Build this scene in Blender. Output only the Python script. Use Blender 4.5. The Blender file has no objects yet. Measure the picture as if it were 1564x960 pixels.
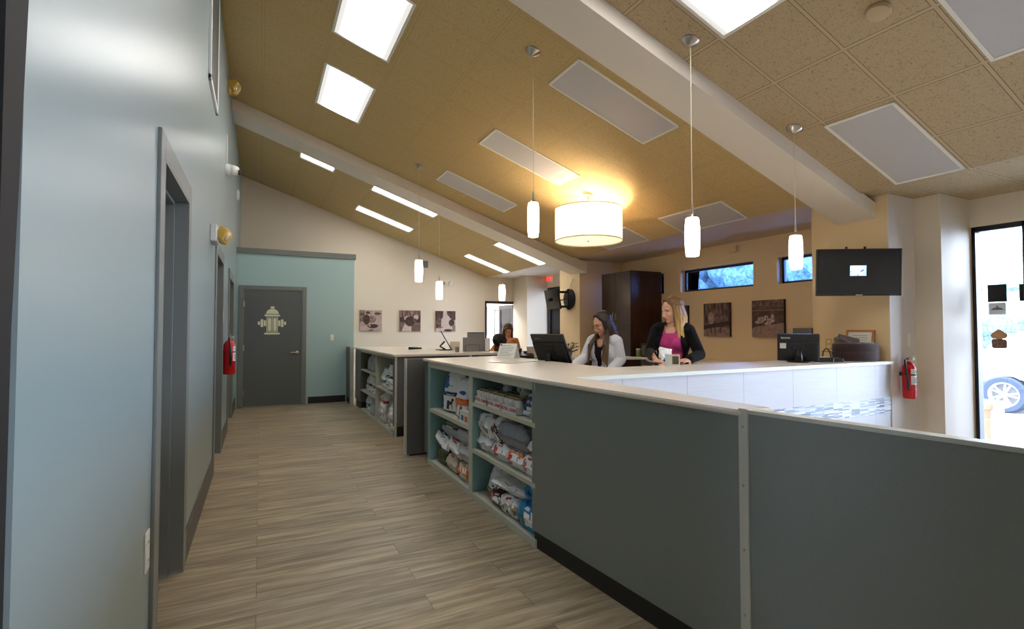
import bpy, bmesh, math, random
from mathutils import Vector, Matrix, Euler, noise
sc = bpy.context.scene
COL = sc.collection
PI = math.pi
rnd = random.Random(7)

# ------------------------------------------------------------ helpers
def lin(c):
    return tuple((x/12.92 if x <= .04045 else ((x+.055)/1.055)**2.4) for x in c)
def rgb(r, g, b):
    return lin((r/255, g/255, b/255))
MATS = {}
def mat(name, col=(200, 200, 200), rough=.5, metal=0, emit=None, es=0, bump=0, bscale=200, spec=.5, var=0, vscale=8, coat=0, trans=0, sheen=0):
    if name in MATS: return MATS[name]
    m = bpy.data.materials.new(name); m.use_nodes = True
    nt = m.node_tree; b = nt.nodes['Principled BSDF']
    c = rgb(*col)
    b.inputs['Base Color'].default_value = (*c, 1)
    b.inputs['Roughness'].default_value = rough
    b.inputs['Metallic'].default_value = metal
    b.inputs['Specular IOR Level'].default_value = spec
    if coat: b.inputs['Coat Weight'].default_value = coat
    if trans: b.inputs['Transmission Weight'].default_value = trans
    if sheen: b.inputs['Sheen Weight'].default_value = sheen
    if emit:
        b.inputs['Emission Color'].default_value = (*rgb(*emit), 1)
        b.inputs['Emission Strength'].default_value = es
    if bump or var:
        tc = nt.nodes.new('ShaderNodeTexCoord')
    if bump:
        n = nt.nodes.new('ShaderNodeTexNoise'); n.inputs['Scale'].default_value = bscale; n.inputs['Detail'].default_value = 3
        bp = nt.nodes.new('ShaderNodeBump'); bp.inputs['Strength'].default_value = bump; bp.inputs['Distance'].default_value = .004
        nt.links.new(tc.outputs['Object'], n.inputs['Vector']); nt.links.new(n.outputs['Fac'], bp.inputs['Height'])
        nt.links.new(bp.outputs['Normal'], b.inputs['Normal'])
    if var:
        n2 = nt.nodes.new('ShaderNodeTexNoise'); n2.inputs['Scale'].default_value = vscale; n2.inputs['Detail'].default_value = 5
        r = nt.nodes.new('ShaderNodeValToRGB')
        r.color_ramp.elements[0].position = .3; r.color_ramp.elements[1].position = .7
        r.color_ramp.elements[0].color = (*[x*(1-var) for x in c], 1)
        r.color_ramp.elements[1].color = (*[min(1, x*(1+var)) for x in c], 1)
        nt.links.new(tc.outputs['Object'], n2.inputs['Vector']); nt.links.new(n2.outputs['Fac'], r.inputs['Fac'])
        nt.links.new(r.outputs['Color'], b.inputs['Base Color'])
    MATS[name] = m
    return m
def paintmat(name, rough=.45, metal=0, bump=0, spec=.5):
    """surface whose own colours are held in the colour attribute 'Col'"""
    if name in MATS: return MATS[name]
    m = mat(name, (200, 200, 200), rough, metal, bump=bump, bscale=60, spec=spec)
    a = m.node_tree.nodes.new('ShaderNodeAttribute'); a.attribute_name = 'Col'
    m.node_tree.links.new(a.outputs['Color'], m.node_tree.nodes['Principled BSDF'].inputs['Base Color'])
    return m

def link(o, parent=None):
    COL.objects.link(o)
    if parent: o.parent = parent
    return o
def obj(name, bm, m=None, parent=None, smooth=False, loc=None, rot=None, auto=None):
    me = bpy.data.meshes.new(name)
    bmesh.ops.recalc_face_normals(bm, faces=bm.faces[:]) if smooth != 'keep' else None
    bm.to_mesh(me); bm.free()
    for mm in (m if isinstance(m, (list, tuple)) else [m]):
        if mm: me.materials.append(mm)
    if smooth:
        me.polygons.foreach_set('use_smooth', [True]*len(me.polygons))
        if smooth == 'auto':
            try: me.set_sharp_from_angle(angle=math.radians(35))
            except Exception: pass
    o = bpy.data.objects.new(name, me)
    if loc is not None: o.location = loc
    if rot is not None: o.rotation_euler = rot
    return link(o, parent)
def tag(o, label, cat, group=None, kind=None):
    if label: o['label'] = label
    if cat: o['category'] = cat
    if group: o['group'] = group
    if kind: o['kind'] = kind
    return o
def thing(name, label, cat, loc=(0, 0, 0), rotz=0, group=None):
    o = bpy.data.objects.new(name, None); COL.objects.link(o)
    o.location = loc; o.rotation_euler = (0, 0, rotz); o.empty_display_size = .1
    return tag(o, label, cat, group)
def struct(name, bm, m, parent=None, label=None, **k):
    o = obj(name, bm, m, parent, **k)
    if not parent:
        o['kind'] = 'structure'
        if label: o['label'] = label
    return o
def sempty(name, label=None):
    o = bpy.data.objects.new(name, None); COL.objects.link(o); o['kind'] = 'structure'
    if label: o['label'] = label
    return o
def dup(root, loc=None, rot=None, label=None, group=None):
    r = root.copy(); COL.objects.link(r)
    if loc is not None: r.location = loc
    if rot is not None: r.rotation_euler = rot
    if label: r['label'] = label
    if group: r['group'] = group
    for ch in list(root.children):
        c = ch.copy(); COL.objects.link(c); c.parent = r
        for g in list(ch.children):
            d = g.copy(); COL.objects.link(d); d.parent = c
    return r

def BM(): return bmesh.new()
def box(bm, x0, x1, y0, y1, z0, z1, bev=0, M=None, mi=0, seg=2):
    t = bmesh.new()
    bmesh.ops.create_cube(t, size=1)
    for v in t.verts:
        v.co = Vector(((x0+x1)/2+v.co.x*(x1-x0), (y0+y1)/2+v.co.y*(y1-y0), (z0+z1)/2+v.co.z*(z1-z0)))
    if bev:
        bmesh.ops.bevel(t, geom=t.edges[:], offset=bev, segments=seg, affect='EDGES', profile=.5)
    return merge(bm, t, M, mi)
def merge(bm, t, M=None, mi=0):
    if M is not None: t.transform(M)
    mp = {}
    for v in t.verts: mp[v] = bm.verts.new(v.co)
    out = []
    for f in t.faces:
        try:
            g = bm.faces.new([mp[v] for v in f.verts]); g.material_index = mi; g.smooth = f.smooth; out.append(g)
        except ValueError: pass
    t.free(); return out
def bx(x0, x1, y0, y1, z0, z1, bev=0, M=None):
    b = BM(); box(b, x0, x1, y0, y1, z0, z1, bev, M); return b
def prism(bm, pts, z0, z1, M=None, mi=0, bev=0):
    """polygon in xy extruded in z"""
    t = bmesh.new()
    a = [t.verts.new((p[0], p[1], z0)) for p in pts]; c = [t.verts.new((p[0], p[1], z1)) for p in pts]
    n = len(pts); t.faces.new(a[::-1]); t.faces.new(c)
    for i in range(n): t.faces.new((a[i], a[(i+1) % n], c[(i+1) % n], c[i]))
    bmesh.ops.recalc_face_normals(t, faces=t.faces[:])
    if bev: bmesh.ops.bevel(t, geom=t.edges[:], offset=bev, segments=2, affect='EDGES')
    return merge(bm, t, M, mi)
def lathe(bm, prof, n=32, M=None, mi=0, cap=True):
    t = bmesh.new(); rings = []
    for r, z in prof:
        rings.append([t.verts.new((r*math.cos(2*PI*i/n), r*math.sin(2*PI*i/n), z)) for i in range(n)])
    for a, b in zip(rings, rings[1:]):
        for i in range(n): t.faces.new((a[i], a[(i+1) % n], b[(i+1) % n], b[i]))
    if cap:
        if prof[0][0] > 1e-5: t.faces.new(rings[0][::-1])
        if prof[-1][0] > 1e-5: t.faces.new(rings[-1])
    bmesh.ops.remove_doubles(t, verts=t.verts[:], dist=1e-6)
    return merge(bm, t, M, mi)
def tube(bm, pts, r, n=8, M=None, mi=0, closed=False):
    t = bmesh.new(); P = [Vector(p) for p in pts]; rings = []
    rr = r if isinstance(r, (list, tuple)) else [r]*len(P)
    for i, p in enumerate(P):
        if closed: d = P[(i+1) % len(P)]-P[i-1]
        else: d = (P[min(i+1, len(P)-1)]-P[max(i-1, 0)])
        d.normalize()
        u = d.orthogonal().normalized() if i == 0 else (u-d*u.dot(d)).normalized()
        w = d.cross(u)
        rings.append([t.verts.new(p+(u*math.cos(2*PI*k/n)+w*math.sin(2*PI*k/n))*rr[i]) for k in range(n)])
    prs = list(zip(rings, rings[1:]))
    if closed: prs.append((rings[-1], rings[0]))
    for a, b in prs:
        for k in range(n): t.faces.new((a[k], a[(k+1) % n], b[(k+1) % n], b[k]))
    if not closed: t.faces.new(rings[0][::-1]); t.faces.new(rings[-1])
    return merge(bm, t, M, mi)
def T(x, y, z): return Matrix.Translation((x, y, z))
def Rz(a): return Matrix.Rotation(a, 4, 'Z')
def Rx(a): return Matrix.Rotation(a, 4, 'X')
def Ry(a): return Matrix.Rotation(a, 4, 'Y')
def text(name, s, size, M, m, parent, ext=.0006, bold=0, align='CENTER'):
    c = bpy.data.curves.new(name, 'FONT'); c.body = s; c.size = size; c.extrude = ext; c.align_x = align; c.align_y = 'CENTER'; c.offset = bold
    c.resolution_u = 2
    o = bpy.data.objects.new(name, c); COL.objects.link(o)
    dg = bpy.context.evaluated_depsgraph_get()
    me = bpy.data.meshes.new_from_object(o.evaluated_get(dg))
    bpy.data.objects.remove(o)
    me.transform(M); me.materials.clear(); me.materials.append(m)
    q = bpy.data.objects.new(name, me); return link(q, parent)
def colour(me, fn):
    """fn(center, normal) -> linear rgb, one colour per face"""
    at = me.color_attributes.new('Col', 'FLOAT_COLOR', 'CORNER')
    buf = [0.0]*(4*len(me.loops))
    for p in me.polygons:
        c = fn(p.center, p.normal)
        for li in p.loop_indices:
            buf[4*li:4*li+4] = [c[0], c[1], c[2], 1]
    at.data.foreach_set('color', buf)

# frames for a flat picture: +x right, +y up on the sheet, +z towards the viewer
def face_mx(origin, facing, up=(0, 0, 1)):
    z = Vector(facing).normalized(); y = Vector(up); y = (y-z*y.dot(z)).normalized(); x = y.cross(z)
    M = Matrix((x, y, z)).transposed().to_4x4(); M.translation = Vector(origin); return M

# ------------------------------------------------------------ camera
cam = bpy.data.cameras.new('camera'); co = bpy.data.objects.new('camera', cam); COL.objects.link(co)
cam.sensor_fit = 'HORIZONTAL'; cam.sensor_width = 36; cam.lens = 775/1564*36
cam.clip_start = .02; cam.clip_end = 300
co.location = (0, 0, 1.35)
co.rotation_euler = (math.radians(90+1.62), 0, math.radians(-26.4))
sc.camera = co
sc.view_settings.view_transform = 'Standard'; sc.view_settings.look = 'None'
sc.view_settings.gamma = 1; sc.view_settings.use_curve_mapping = False
sc.view_settings.exposure = 1.2
try:
    sc.cycles.use_denoising = True; sc.cycles.max_bounces = 7; sc.cycles.diffuse_bounces = 4; sc.cycles.glossy_bounces = 3
    sc.cycles.transparent_max_bounces = 12; sc.cycles.caustics_reflective = False; sc.cycles.caustics_refractive = False
    sc.cycles.sample_clamp_indirect = 6
except Exception: pass
w = bpy.data.worlds.new('sky'); sc.world = w; w.use_nodes = True
bg = w.node_tree.nodes['Background']; bg.inputs[0].default_value = (.68, .79, 1, 1); bg.inputs[1].default_value = 10

# ------------------------------------------------------------ dimensions
XW, XR, XC, XP = -.38, 6.4, 5.39, 5.84
YF, YT, YB = 11.7, 9.9, -3.0
ZF = 2.65; XB = 5.13
SL = .334
def cz(x): return 4.363-SL*x if x < XB else ZF
ANG = math.atan(SL)

# ------------------------------------------------------------ procedural surfaces
def nodes(name):
    m = bpy.data.materials.new(name); m.use_nodes = True; MATS[name] = m
    nt = m.node_tree
    def N(t, **k):
        n = nt.nodes.new(t)
        for a, v in k.items(): setattr(n, a, v)
        return n
    def L(a, b): nt.links.new(a, b)
    return m, nt, N, L, nt.nodes['Principled BSDF']
def math_node(N, L, op, a, b=None, c=None):
    n = N('ShaderNodeMath', operation=op)
    for i, v in enumerate((a, b, c)):
        if v is None: continue
        if hasattr(v, 'is_output') or hasattr(v, 'links'): L(v, n.inputs[i])
        else: n.inputs[i].default_value = v
    return n.outputs[0]
def floor_mat():
    m, nt, N, L, b = nodes('vinyl_plank_floor')
    tc = N('ShaderNodeTexCoord'); br = N('ShaderNodeTexBrick')
    br.inputs['Scale'].default_value = 1; br.inputs['Mortar Size'].default_value = .0012; br.inputs['Brick Width'].default_value = 1.22
    br.inputs['Row Height'].default_value = .17; br.offset = .37; br.inputs['Mortar Smooth'].default_value = .3
    br.inputs['Color1'].default_value = (.0, 0, 0, 1); br.inputs['Color2'].default_value = (1, 1, 1, 1); br.inputs['Mortar'].default_value = (.5, .5, .5, 1)
    L(tc.outputs['Object'], br.inputs['Vector'])
    # grain
    mp = N('ShaderNodeMapping'); mp.inputs['Scale'].default_value = (1.3, 17, 1)
    ad = N('ShaderNodeVectorMath', operation='ADD'); sp = N('ShaderNodeVectorMath', operation='SCALE'); sp.inputs['Scale'].default_value = 7
    L(br.outputs['Color'], sp.inputs[0]); L(tc.outputs['Object'], ad.inputs[0]); L(sp.outputs[0], ad.inputs[1]); L(ad.outputs[0], mp.inputs['Vector'])
    n1 = N('ShaderNodeTexNoise'); n1.inputs['Scale'].default_value = 1.6; n1.inputs['Detail'].default_value = 9; n1.inputs['Roughness'].default_value = .62; n1.inputs['Distortion'].default_value = .5
    L(mp.outputs[0], n1.inputs['Vector'])
    r = N('ShaderNodeValToRGB'); e = r.color_ramp.elements
    e[0].position = .33; e[0].color = (*rgb(126, 112, 92), 1); e[1].position = .68; e[1].color = (*rgb(194, 180, 154), 1)
    k = e.new(.5); k.color = (*rgb(164, 149, 124), 1)
    L(n1.outputs['Fac'], r.inputs['Fac'])
    mx = N('ShaderNodeMix', data_type='RGBA', blend_type='MULTIPLY'); mx.inputs['Factor'].default_value = 1
    r2 = N('ShaderNodeValToRGB'); r2.color_ramp.elements[0].color = (.84, .83, .82, 1); r2.color_ramp.elements[1].color = (1.12, 1.1, 1.06, 1)
    L(br.outputs['Color'], r2.inputs['Fac']); L(r.outputs['Color'], mx.inputs[6]); L(r2.outputs['Color'], mx.inputs[7])
    m2 = N('ShaderNodeMix', data_type='RGBA'); L(br.outputs['Fac'], m2.inputs['Factor']); L(mx.outputs[2], m2.inputs[6]); m2.inputs[7].default_value = (*rgb(62, 52, 42), 1)
    L(m2.outputs[2], b.inputs['Base Color']); b.inputs['Roughness'].default_value = .42
    bp = N('ShaderNodeBump'); bp.inputs['Strength'].default_value = .12; bp.inputs['Distance'].default_value = .002; L(n1.outputs['Fac'], bp.inputs['Height']); L(bp.outputs[0], b.inputs['Normal'])
    return m
def ceil_mat(name, x0, px, y0, py, spk=(142, 120, 86), base=(188, 166, 128), bar=(196, 174, 138), edge=(92, 74, 48), ew=.015):
    """fissured acoustic tile with exposed grid; grid lines at x0+k*px, y0+k*py"""
    m, nt, N, L, b = nodes(name)
    tc = N('ShaderNodeTexCoord'); s = N('ShaderNodeSeparateXYZ'); L(tc.outputs['Object'], s.inputs[0])
    def line(o, a, p, w):
        t = math_node(N, L, 'DIVIDE', math_node(N, L, 'SUBTRACT', o, a), p)
        d = math_node(N, L, 'MULTIPLY', math_node(N, L, 'PINGPONG', math_node(N, L, 'ADD', t, 1000), .5), p)
        return math_node(N, L, 'LESS_THAN', d, w), d
    lx, dx = line(s.outputs['X'], x0, px, .011); ly, dy = line(s.outputs['Y'], y0, py, .011)
    g = math_node(N, L, 'MAXIMUM', lx, ly)
    ex, _ = line(s.outputs['X'], x0, px, ew); ey, _ = line(s.outputs['Y'], y0, py, ew)
    e = math_node(N, L, 'SUBTRACT', math_node(N, L, 'MAXIMUM', ex, ey), g)
    n = N('ShaderNodeTexNoise'); n.inputs['Scale'].default_value = 75; n.inputs['Detail'].default_value = 2; n.inputs['Distortion'].default_value = 1.5
    L(tc.outputs['Object'], n.inputs['Vector'])
    r = N('ShaderNodeValToRGB'); q = r.color_ramp.elements
    q[0].position = .34; q[0].color = (*rgb(*spk), 1); q[1].position = .44; q[1].color = (*rgb(*base), 1)
    L(n.outputs['Fac'], r.inputs['Fac'])
    m1 = N('ShaderNodeMix', data_type='RGBA'); L(g, m1.inputs['Factor']); L(r.outputs['Color'], m1.inputs[6]); m1.inputs[7].default_value = (*rgb(*bar), 1)
    m2 = N('ShaderNodeMix', data_type='RGBA'); L(e, m2.inputs['Factor']); L(m1.outputs[2], m2.inputs[6]); m2.inputs[7].default_value = (*rgb(*edge), 1)
    L(m2.outputs[2], b.inputs['Base Color']); b.inputs['Roughness'].default_value = .9
    bp = N('ShaderNodeBump'); bp.inputs['Strength'].default_value = .5; bp.inputs['Distance'].default_value = .003; L(r.outputs['Color'], bp.inputs['Height']); L(bp.outputs[0], b.inputs['Normal'])
    return m
def mosaic_mat():
    m, nt, N, L, b = nodes('linear_glass_mosaic')
    tc = N('ShaderNodeTexCoord'); mp = N('ShaderNodeMapping'); mp.inputs['Rotation'].default_value = (PI/2, 0, 0)
    L(tc.outputs['Object'], mp.inputs['Vector'])
    cols = []
    br = N('ShaderNodeTexBrick'); br.inputs['Scale'].default_value = 1; br.inputs['Brick Width'].default_value = .13; br.inputs['Row Height'].default_value = .0112
    br.inputs['Mortar Size'].default_value = .0009; br.offset = .43; br.offset_frequency = 1; br.squash = .6; br.squash_frequency = 3
    br.inputs['Color1'].default_value = (0, 0, 0, 1); br.inputs['Color2'].default_value = (1, 1, 1, 1)
    L(mp.outputs[0], br.inputs['Vector'])
    r = N('ShaderNodeValToRGB'); r.color_ramp.interpolation = 'CONSTANT'; e = r.color_ramp.elements
    e[0].position = 0; e[0].color = (*rgb(70, 84, 110), 1); e[1].position = .18; e[1].color = (*rgb(190, 205, 222), 1)
    for p, c in ((.4, (118, 140, 170)), (.55, (222, 228, 236)), (.72, (150, 160, 178)), (.86, (238, 242, 246))):
        k = e.new(p); k.color = (*rgb(*c), 1)
    L(br.outputs['Color'], r.inputs['Fac'])
    mx = N('ShaderNodeMix', data_type='RGBA'); L(br.outputs['Fac'], mx.inputs['Factor']); L(r.outputs['Color'], mx.inputs[6]); mx.inputs[7].default_value = (*rgb(200, 205, 212), 1)
    L(mx.outputs[2], b.inputs['Base Color']); b.inputs['Roughness'].default_value = .15
    return m
def tile_mat():
    m, nt, N, L, b = nodes('large_white_wall_tile')
    tc = N('ShaderNodeTexCoord'); s = N('ShaderNodeSeparateXYZ'); L(tc.outputs['Object'], s.inputs[0])
    def line(o, a, p, w):
        t = math_node(N, L, 'DIVIDE', math_node(N, L, 'SUBTRACT', o, a), p)
        d = math_node(N, L, 'MULTIPLY', math_node(N, L, 'PINGPONG', math_node(N, L, 'ADD', t, 1000), .5), p)
        return math_node(N, L, 'LESS_THAN', d, w)
    g = math_node(N, L, 'MAXIMUM', line(s.outputs['X'], 3.96, .59, .0022), line(s.outputs['Z'], .55, 3, .002))
    mp = N('ShaderNodeMapping'); mp.inputs['Scale'].default_value = (2, 1, 90); L(tc.outputs['Object'], mp.inputs[0])
    n = N('ShaderNodeTexNoise'); n.inputs['Scale'].default_value = 2; L(mp.outputs[0], n.inputs['Vector'])
    r = N('ShaderNodeValToRGB'); r.color_ramp.elements[0].color = (*rgb(196, 196, 204), 1); r.color_ramp.elements[1].color = (*rgb(214, 214, 220), 1)
    L(n.outputs['Fac'], r.inputs['Fac'])
    mx = N('ShaderNodeMix', data_type='RGBA'); L(g, mx.inputs['Factor']); L(r.outputs['Color'], mx.inputs[6]); mx.inputs[7].default_value = (*rgb(150, 152, 160), 1)
    L(mx.outputs[2], b.inputs['Base Color']); b.inputs['Roughness'].default_value = .3
    return m
def wood_mat(name, c1, c2, axis=2, rough=.35, sc_=1.):
    m, nt, N, L, b = nodes(name)
    tc = N('ShaderNodeTexCoord'); mp = N('ShaderNodeMapping')
    s = [14*sc_]*3; s[axis] = 1.2*sc_; mp.inputs['Scale'].default_value = s
    n = N('ShaderNodeTexNoise'); n.inputs['Scale'].default_value = 2; n.inputs['Detail'].default_value = 6; n.inputs['Distortion'].default_value = .4
    L(tc.outputs['Object'], mp.inputs[0]); L(mp.outputs[0], n.inputs['Vector'])
    r = N('ShaderNodeValToRGB'); r.color_ramp.elements[0].position = .3; r.color_ramp.elements[1].position = .7
    r.color_ramp.elements[0].color = (*rgb(*c1), 1); r.color_ramp.elements[1].color = (*rgb(*c2), 1)
    L(n.outputs['Fac'], r.inputs['Fac']); L(r.outputs['Color'], b.inputs['Base Color']); b.inputs['Roughness'].default_value = rough
    return m
def brick_mat():
    m, nt, N, L, b = nodes('painted_brick')
    tc = N('ShaderNodeTexCoord'); mp = N('ShaderNodeMapping'); mp.inputs['Rotation'].default_value = (PI/2, 0, PI/2)
    br = N('ShaderNodeTexBrick'); br.inputs['Scale'].default_value = 1; br.inputs['Brick Width'].default_value = .21; br.inputs['Row Height'].default_value = .075; br.inputs['Mortar Size'].default_value = .006
    br.inputs['Color1'].default_value = (*rgb(200, 168, 164), 1); br.inputs['Color2'].default_value = (*rgb(216, 190, 184), 1); br.inputs['Mortar'].default_value = (*rgb(220, 215, 210), 1)
    L(tc.outputs['Object'], mp.inputs[0]); L(mp.outputs[0], br.inputs['Vector']); L(br.outputs['Color'], b.inputs['Base Color']); b.inputs['Roughness'].default_value = .9
    return m
def glass_mat(name, tint=(1, 1, 1), rough=.0):
    m, nt, N, L, b = nodes(name)
    nt.nodes.remove(b); o = nt.nodes['Material Output']
    t = N('ShaderNodeBsdfTransparent'); t.inputs[0].default_value = (*tint, 1)
    g = N('ShaderNodeBsdfGlossy'); g.inputs['Roughness'].default_value = rough
    f = N('ShaderNodeFresnel'); f.inputs[0].default_value = 1.45
    x = N('ShaderNodeMixShader'); L(f.outputs[0], x.inputs[0]); L(t.outputs[0], x.inputs[1]); L(g.outputs[0], x.inputs[2]); L(x.outputs[0], o.inputs[0])
    return m

M_FLOOR = floor_mat()
M_WALL = mat('cream_wall_paint', (226, 214, 196), .6, bump=.05, bscale=300)
M_TAN = mat('tan_wall_paint', (236, 210, 170), .6, bump=.05, bscale=300)
M_BEAM = mat('white_beam_paint', (232, 222, 210), .6)
M_LEFT = mat('pale_blue_satin_paint', (140, 156, 158), .32, bump=.06, bscale=220, spec=.6)
M_TEAL = mat('teal_wall_paint', (166, 196, 198), .45, bump=.05, bscale=260)
M_DKGREY = mat('dark_grey_trim_paint', (116, 120, 118), .35, spec=.5)
M_DOOR = mat('dark_grey_door_paint', (92, 98, 98), .4)
M_BASE = mat('black_rubber_base', (30, 28, 28), .5)
M_BASEB = mat('taupe_baseboard', (84, 78, 72), .5)
M_PANEL = mat('grey_green_laminate', (134, 140, 136), .38, bump=.05, bscale=500, var=.04, vscale=160)
M_PANEL2 = mat('dark_grey_laminate', (100, 100, 98), .4, bump=.05, bscale=500)
M_TOP = mat('cream_solid_surface', (234, 226, 214), .28, var=.03, vscale=60)
M_SHELF = mat('shelf_edge_sage', (198, 198, 182), .45)
M_SHELFIN = mat('shelf_interior_teal', (132, 172, 172), .5)
M_BLACK = mat('black_plastic', (18, 18, 20), .35)
M_BLACKM = mat('black_matte', (14, 14, 15), .7)
M_SCREEN = mat('screen_glass', (10, 11, 18), .12)
M_WHITEP = mat('white_plastic', (235, 235, 232), .35)
M_ALU = mat('aluminium', (200, 200, 196), .35, metal=.9)
M_ALUW = mat('pale_metal_trim', (205, 206, 196), .4, metal=.15)
M_NICKEL = mat('brushed_nickel', (190, 180, 168), .28, metal=1)
M_RED = mat('red_enamel', (200, 16, 24), .25)
M_LABEL = mat('paper_label', (228, 226, 222), .6)
M_PAPER = mat('white_paper', (240, 240, 238), .7)
M_WOODD = wood_mat('espresso_wood', (44, 22, 15), (70, 38, 26), 2, .3)
M_BRASS = mat('brass', (190, 140, 60), .3, metal=1)
M_FRAMEK = mat('black_window_frame', (16, 20, 28), .35)
M_GLASS = glass_mat('clear_glass', (.97, .99, 1))
M_GLASSB = glass_mat('blue_tinted_glass', (.46, .62, .95))
M_YELLOW = mat('yellowed_plastic', (214, 176, 84), .4)
M_GREYP = mat('grey_plastic', (120, 120, 122), .5)
M_BLUE = mat('blue_plastic', (24, 96, 170), .4)
M_INK = mat('dark_ink', (50, 50, 55), .7)

# ------------------------------------------------------------ room shell
b = BM(); box(b, XW-.2, XR+.2, YB-.2, 15.2, -.1, 0); struct('floor', b, M_FLOOR)
def ceil_piece(y0, y1, m, mf):
    b = BM()
    v = [b.verts.new(p) for p in ((XW-.05, y0, cz(XW-.05)), (XB, y0, ZF), (XB, y1, ZF), (XW-.05, y1, cz(XW-.05)),
         (XW-.05, y0, cz(XW)+.3), (XB, y0, ZF+.3), (XB, y1, ZF+.3), (XW-.05, y1, cz(XW)+.3))]
    for f in ((0, 1, 2, 3), (4, 5, 6, 7), (0, 1, 5, 4), (1, 2, 6, 5), (2, 3, 7, 6), (3, 0, 4, 7)): b.faces.new([v[i] for i in f])
    struct('ceiling', b, m)
    struct('ceiling_flat', bx(XB, XR+.1, y0, y1, ZF, ZF+.3), mf)
c1 = ceil_mat('acoustic_tile_near', .57, .578, 2.51, .51, (152, 130, 98), (192, 169, 134), (198, 176, 143), (116, 94, 64))
c2 = ceil_mat('acoustic_tile_middle', .57, .578, 3.42, .543, (172, 147, 98), (205, 178, 126), (203, 176, 124), (150, 124, 76), .013)
c3 = ceil_mat('acoustic_tile_far', .57, .578, 8.5, .535, (176, 152, 102), (206, 180, 128), (202, 176, 124), (146, 122, 78), .013)
M_FLAT = mat('flat_soffit_paint', (214, 190, 158), .8)
ceil_piece(YB, 3.0, c1, ceil_mat('acoustic_tile_flat_near', 5.19, .61, 2.51, .51))
ceil_piece(3.0, 8.0, c2, M_FLAT)
ceil_piece(8.0, YF+.1, c3, mat('white_soffit_paint', (226, 220, 212), .8))
def beam(y0, y1, d, x1):
    """sloping beam hung under the roof slope, square in section"""
    b = BM()
    for_z = lambda x: cz(x) if x < XB else 4.363-SL*x
    P = [(XW, cz(XW)+.02), (x1, for_z(x1)+.02), (x1, for_z(x1)-d), (XW, cz(XW)-d)]
    prism(b, [(p[0], p[1]) for p in P], -y1, -y0, M=Rx(PI/2))
    return b
# Rx(90deg): (x,y,z)->(x,-z,y)
struct('ceiling_beam', beam(2.84, 3.22, .13, 5.42), M_BEAM)
struct('ceiling_beam', beam(7.8, 8.3, .16, 5.42), M_BEAM)

# walls
def wall_with_holes(name, axis, c0, c1, u0, u1, z0, z1, holes, m):
    """slab across c0..c1 on `axis`, spanning u and z, with rectangular holes (u0,u1,z0,z1)"""
    b = BM()
    us = sorted({u0, u1, *[h[0] for h in holes], *[h[1] for h in holes]})
    for a, c in zip(us, us[1:]):
        mid = (a+c)/2; cuts = sorted([(h[2], h[3]) for h in holes if h[0] <= mid <= h[1]]); z = z0
        for q0, q1 in cuts+[(z1, z1)]:
            if q0 > z+1e-6:
                if axis == 'x': box(b, c0, c1, a, c, z, q0)
                else: box(b, a, c, c0, c1, z, q0)
            z = max(z, q1)
    bmesh.ops.remove_doubles(b, verts=b.verts[:], dist=1e-5)
    return struct(name, b, m)
D1 = (2.56, 3.38, 2.07); D2 = (5.5, 6.4, 2.07); D3 = (7.72, 8.85, 2.05)
b = BM(); prism(b, [(1.09, 0), (1.14, 0), (1.143, 1.35), (1.18, 1.98), (1.18, 4.6), (1.09, 4.6)], XW-.16, XW+.004, M=Matrix(((0, 0, 1, 0), (1, 0, 0, 0), (0, 1, 0, 0), (0, 0, 0, 1)))); struct('trim_2', b, mat('charcoal_paint', (14, 15, 18), .7))
wall_with_holes('wall_left', 'x', XW-.16, XW, 1.18, YF, 0, 4.6, [(a, c, -.01, z) for a, c, z in (D1, D2, D3)], M_LEFT)
struct('wall_left_return', bx(XW-.5, XW-.165, -3, 1.09, 0, 4.6), mat('charcoal_paint', (30, 32, 36), .6))
# teal block in front of the far wall
struct('wall_teal', (lambda b: (box(b, XW, 1.585, YT, YF, 0, 2.66), b)[1])(BM()), M_TEAL)
struct('trim_1', bx(XW, 1.61, YT-.03, YF, 2.66, 2.755, .004), M_DKGREY)
# far wall with doorway
wall_with_holes('wall_far', 'y', YF, YF+.14, XW-.2, XR+.2, 0, 4.6, [(5.05, 6.0, -.01, 2.05)], M_WALL)
# right wall with clerestory and storefront glazing
CL = [(6.84, 7.9, 1.97, 2.34), (5.02, 6.44, 1.97, 2.34), (3.2, 4.64, 1.97, 2.34)]
wall_with_holes('wall_right', 'x', XR, XR+.2, 2.51, 9.4, 0, 2.8, CL, M_TAN)
struct('wall_right_near', (lambda b: (box(b, XR, XR+.2, -2.9, 2.51, 2.37, 2.8), b)[1])(BM()), M_WALL)
struct('wall_right_far', (lambda b: (box(b, XR, XR+.2, 9.4, 10.95, 2.37, 2.8), box(b, XR, XR+.2, 10.95, YF, 0, 2.8), b)[2])(BM()), M_WALL)
struct('wall_back', bx(XW-.5, XR+.2, YB-.2, YB, 0, 4.6), M_WALL)
# piers
M_PIER = M_TAN
def pier(name, boxes, m):
    b = BM()
    for q in boxes: box(b, *q)
    return struct(name, b, m)
pier('column', [(XC, XR, 2.74, 3.49, 0, ZF)], mat('warm_column_paint', (232, 206, 164), .6))
pier('column', [(XP, XR, 2.51, 2.7399, 0, ZF)], M_WALL)
struct('column_daylit_face', bx(XC, XP, 2.734, 2.7399, 0, ZF), mat('daylit_column_paint', (224, 218, 216), .55))  # thin slab; daylight on this side of the column put into a paler colour
pier('column', [(XC, XR, 7.99, 8.69, 0, ZF)], M_TAN)
pier('column', [(XP, XR, 10.94, YF, 0, ZF)], M_WALL)
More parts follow.
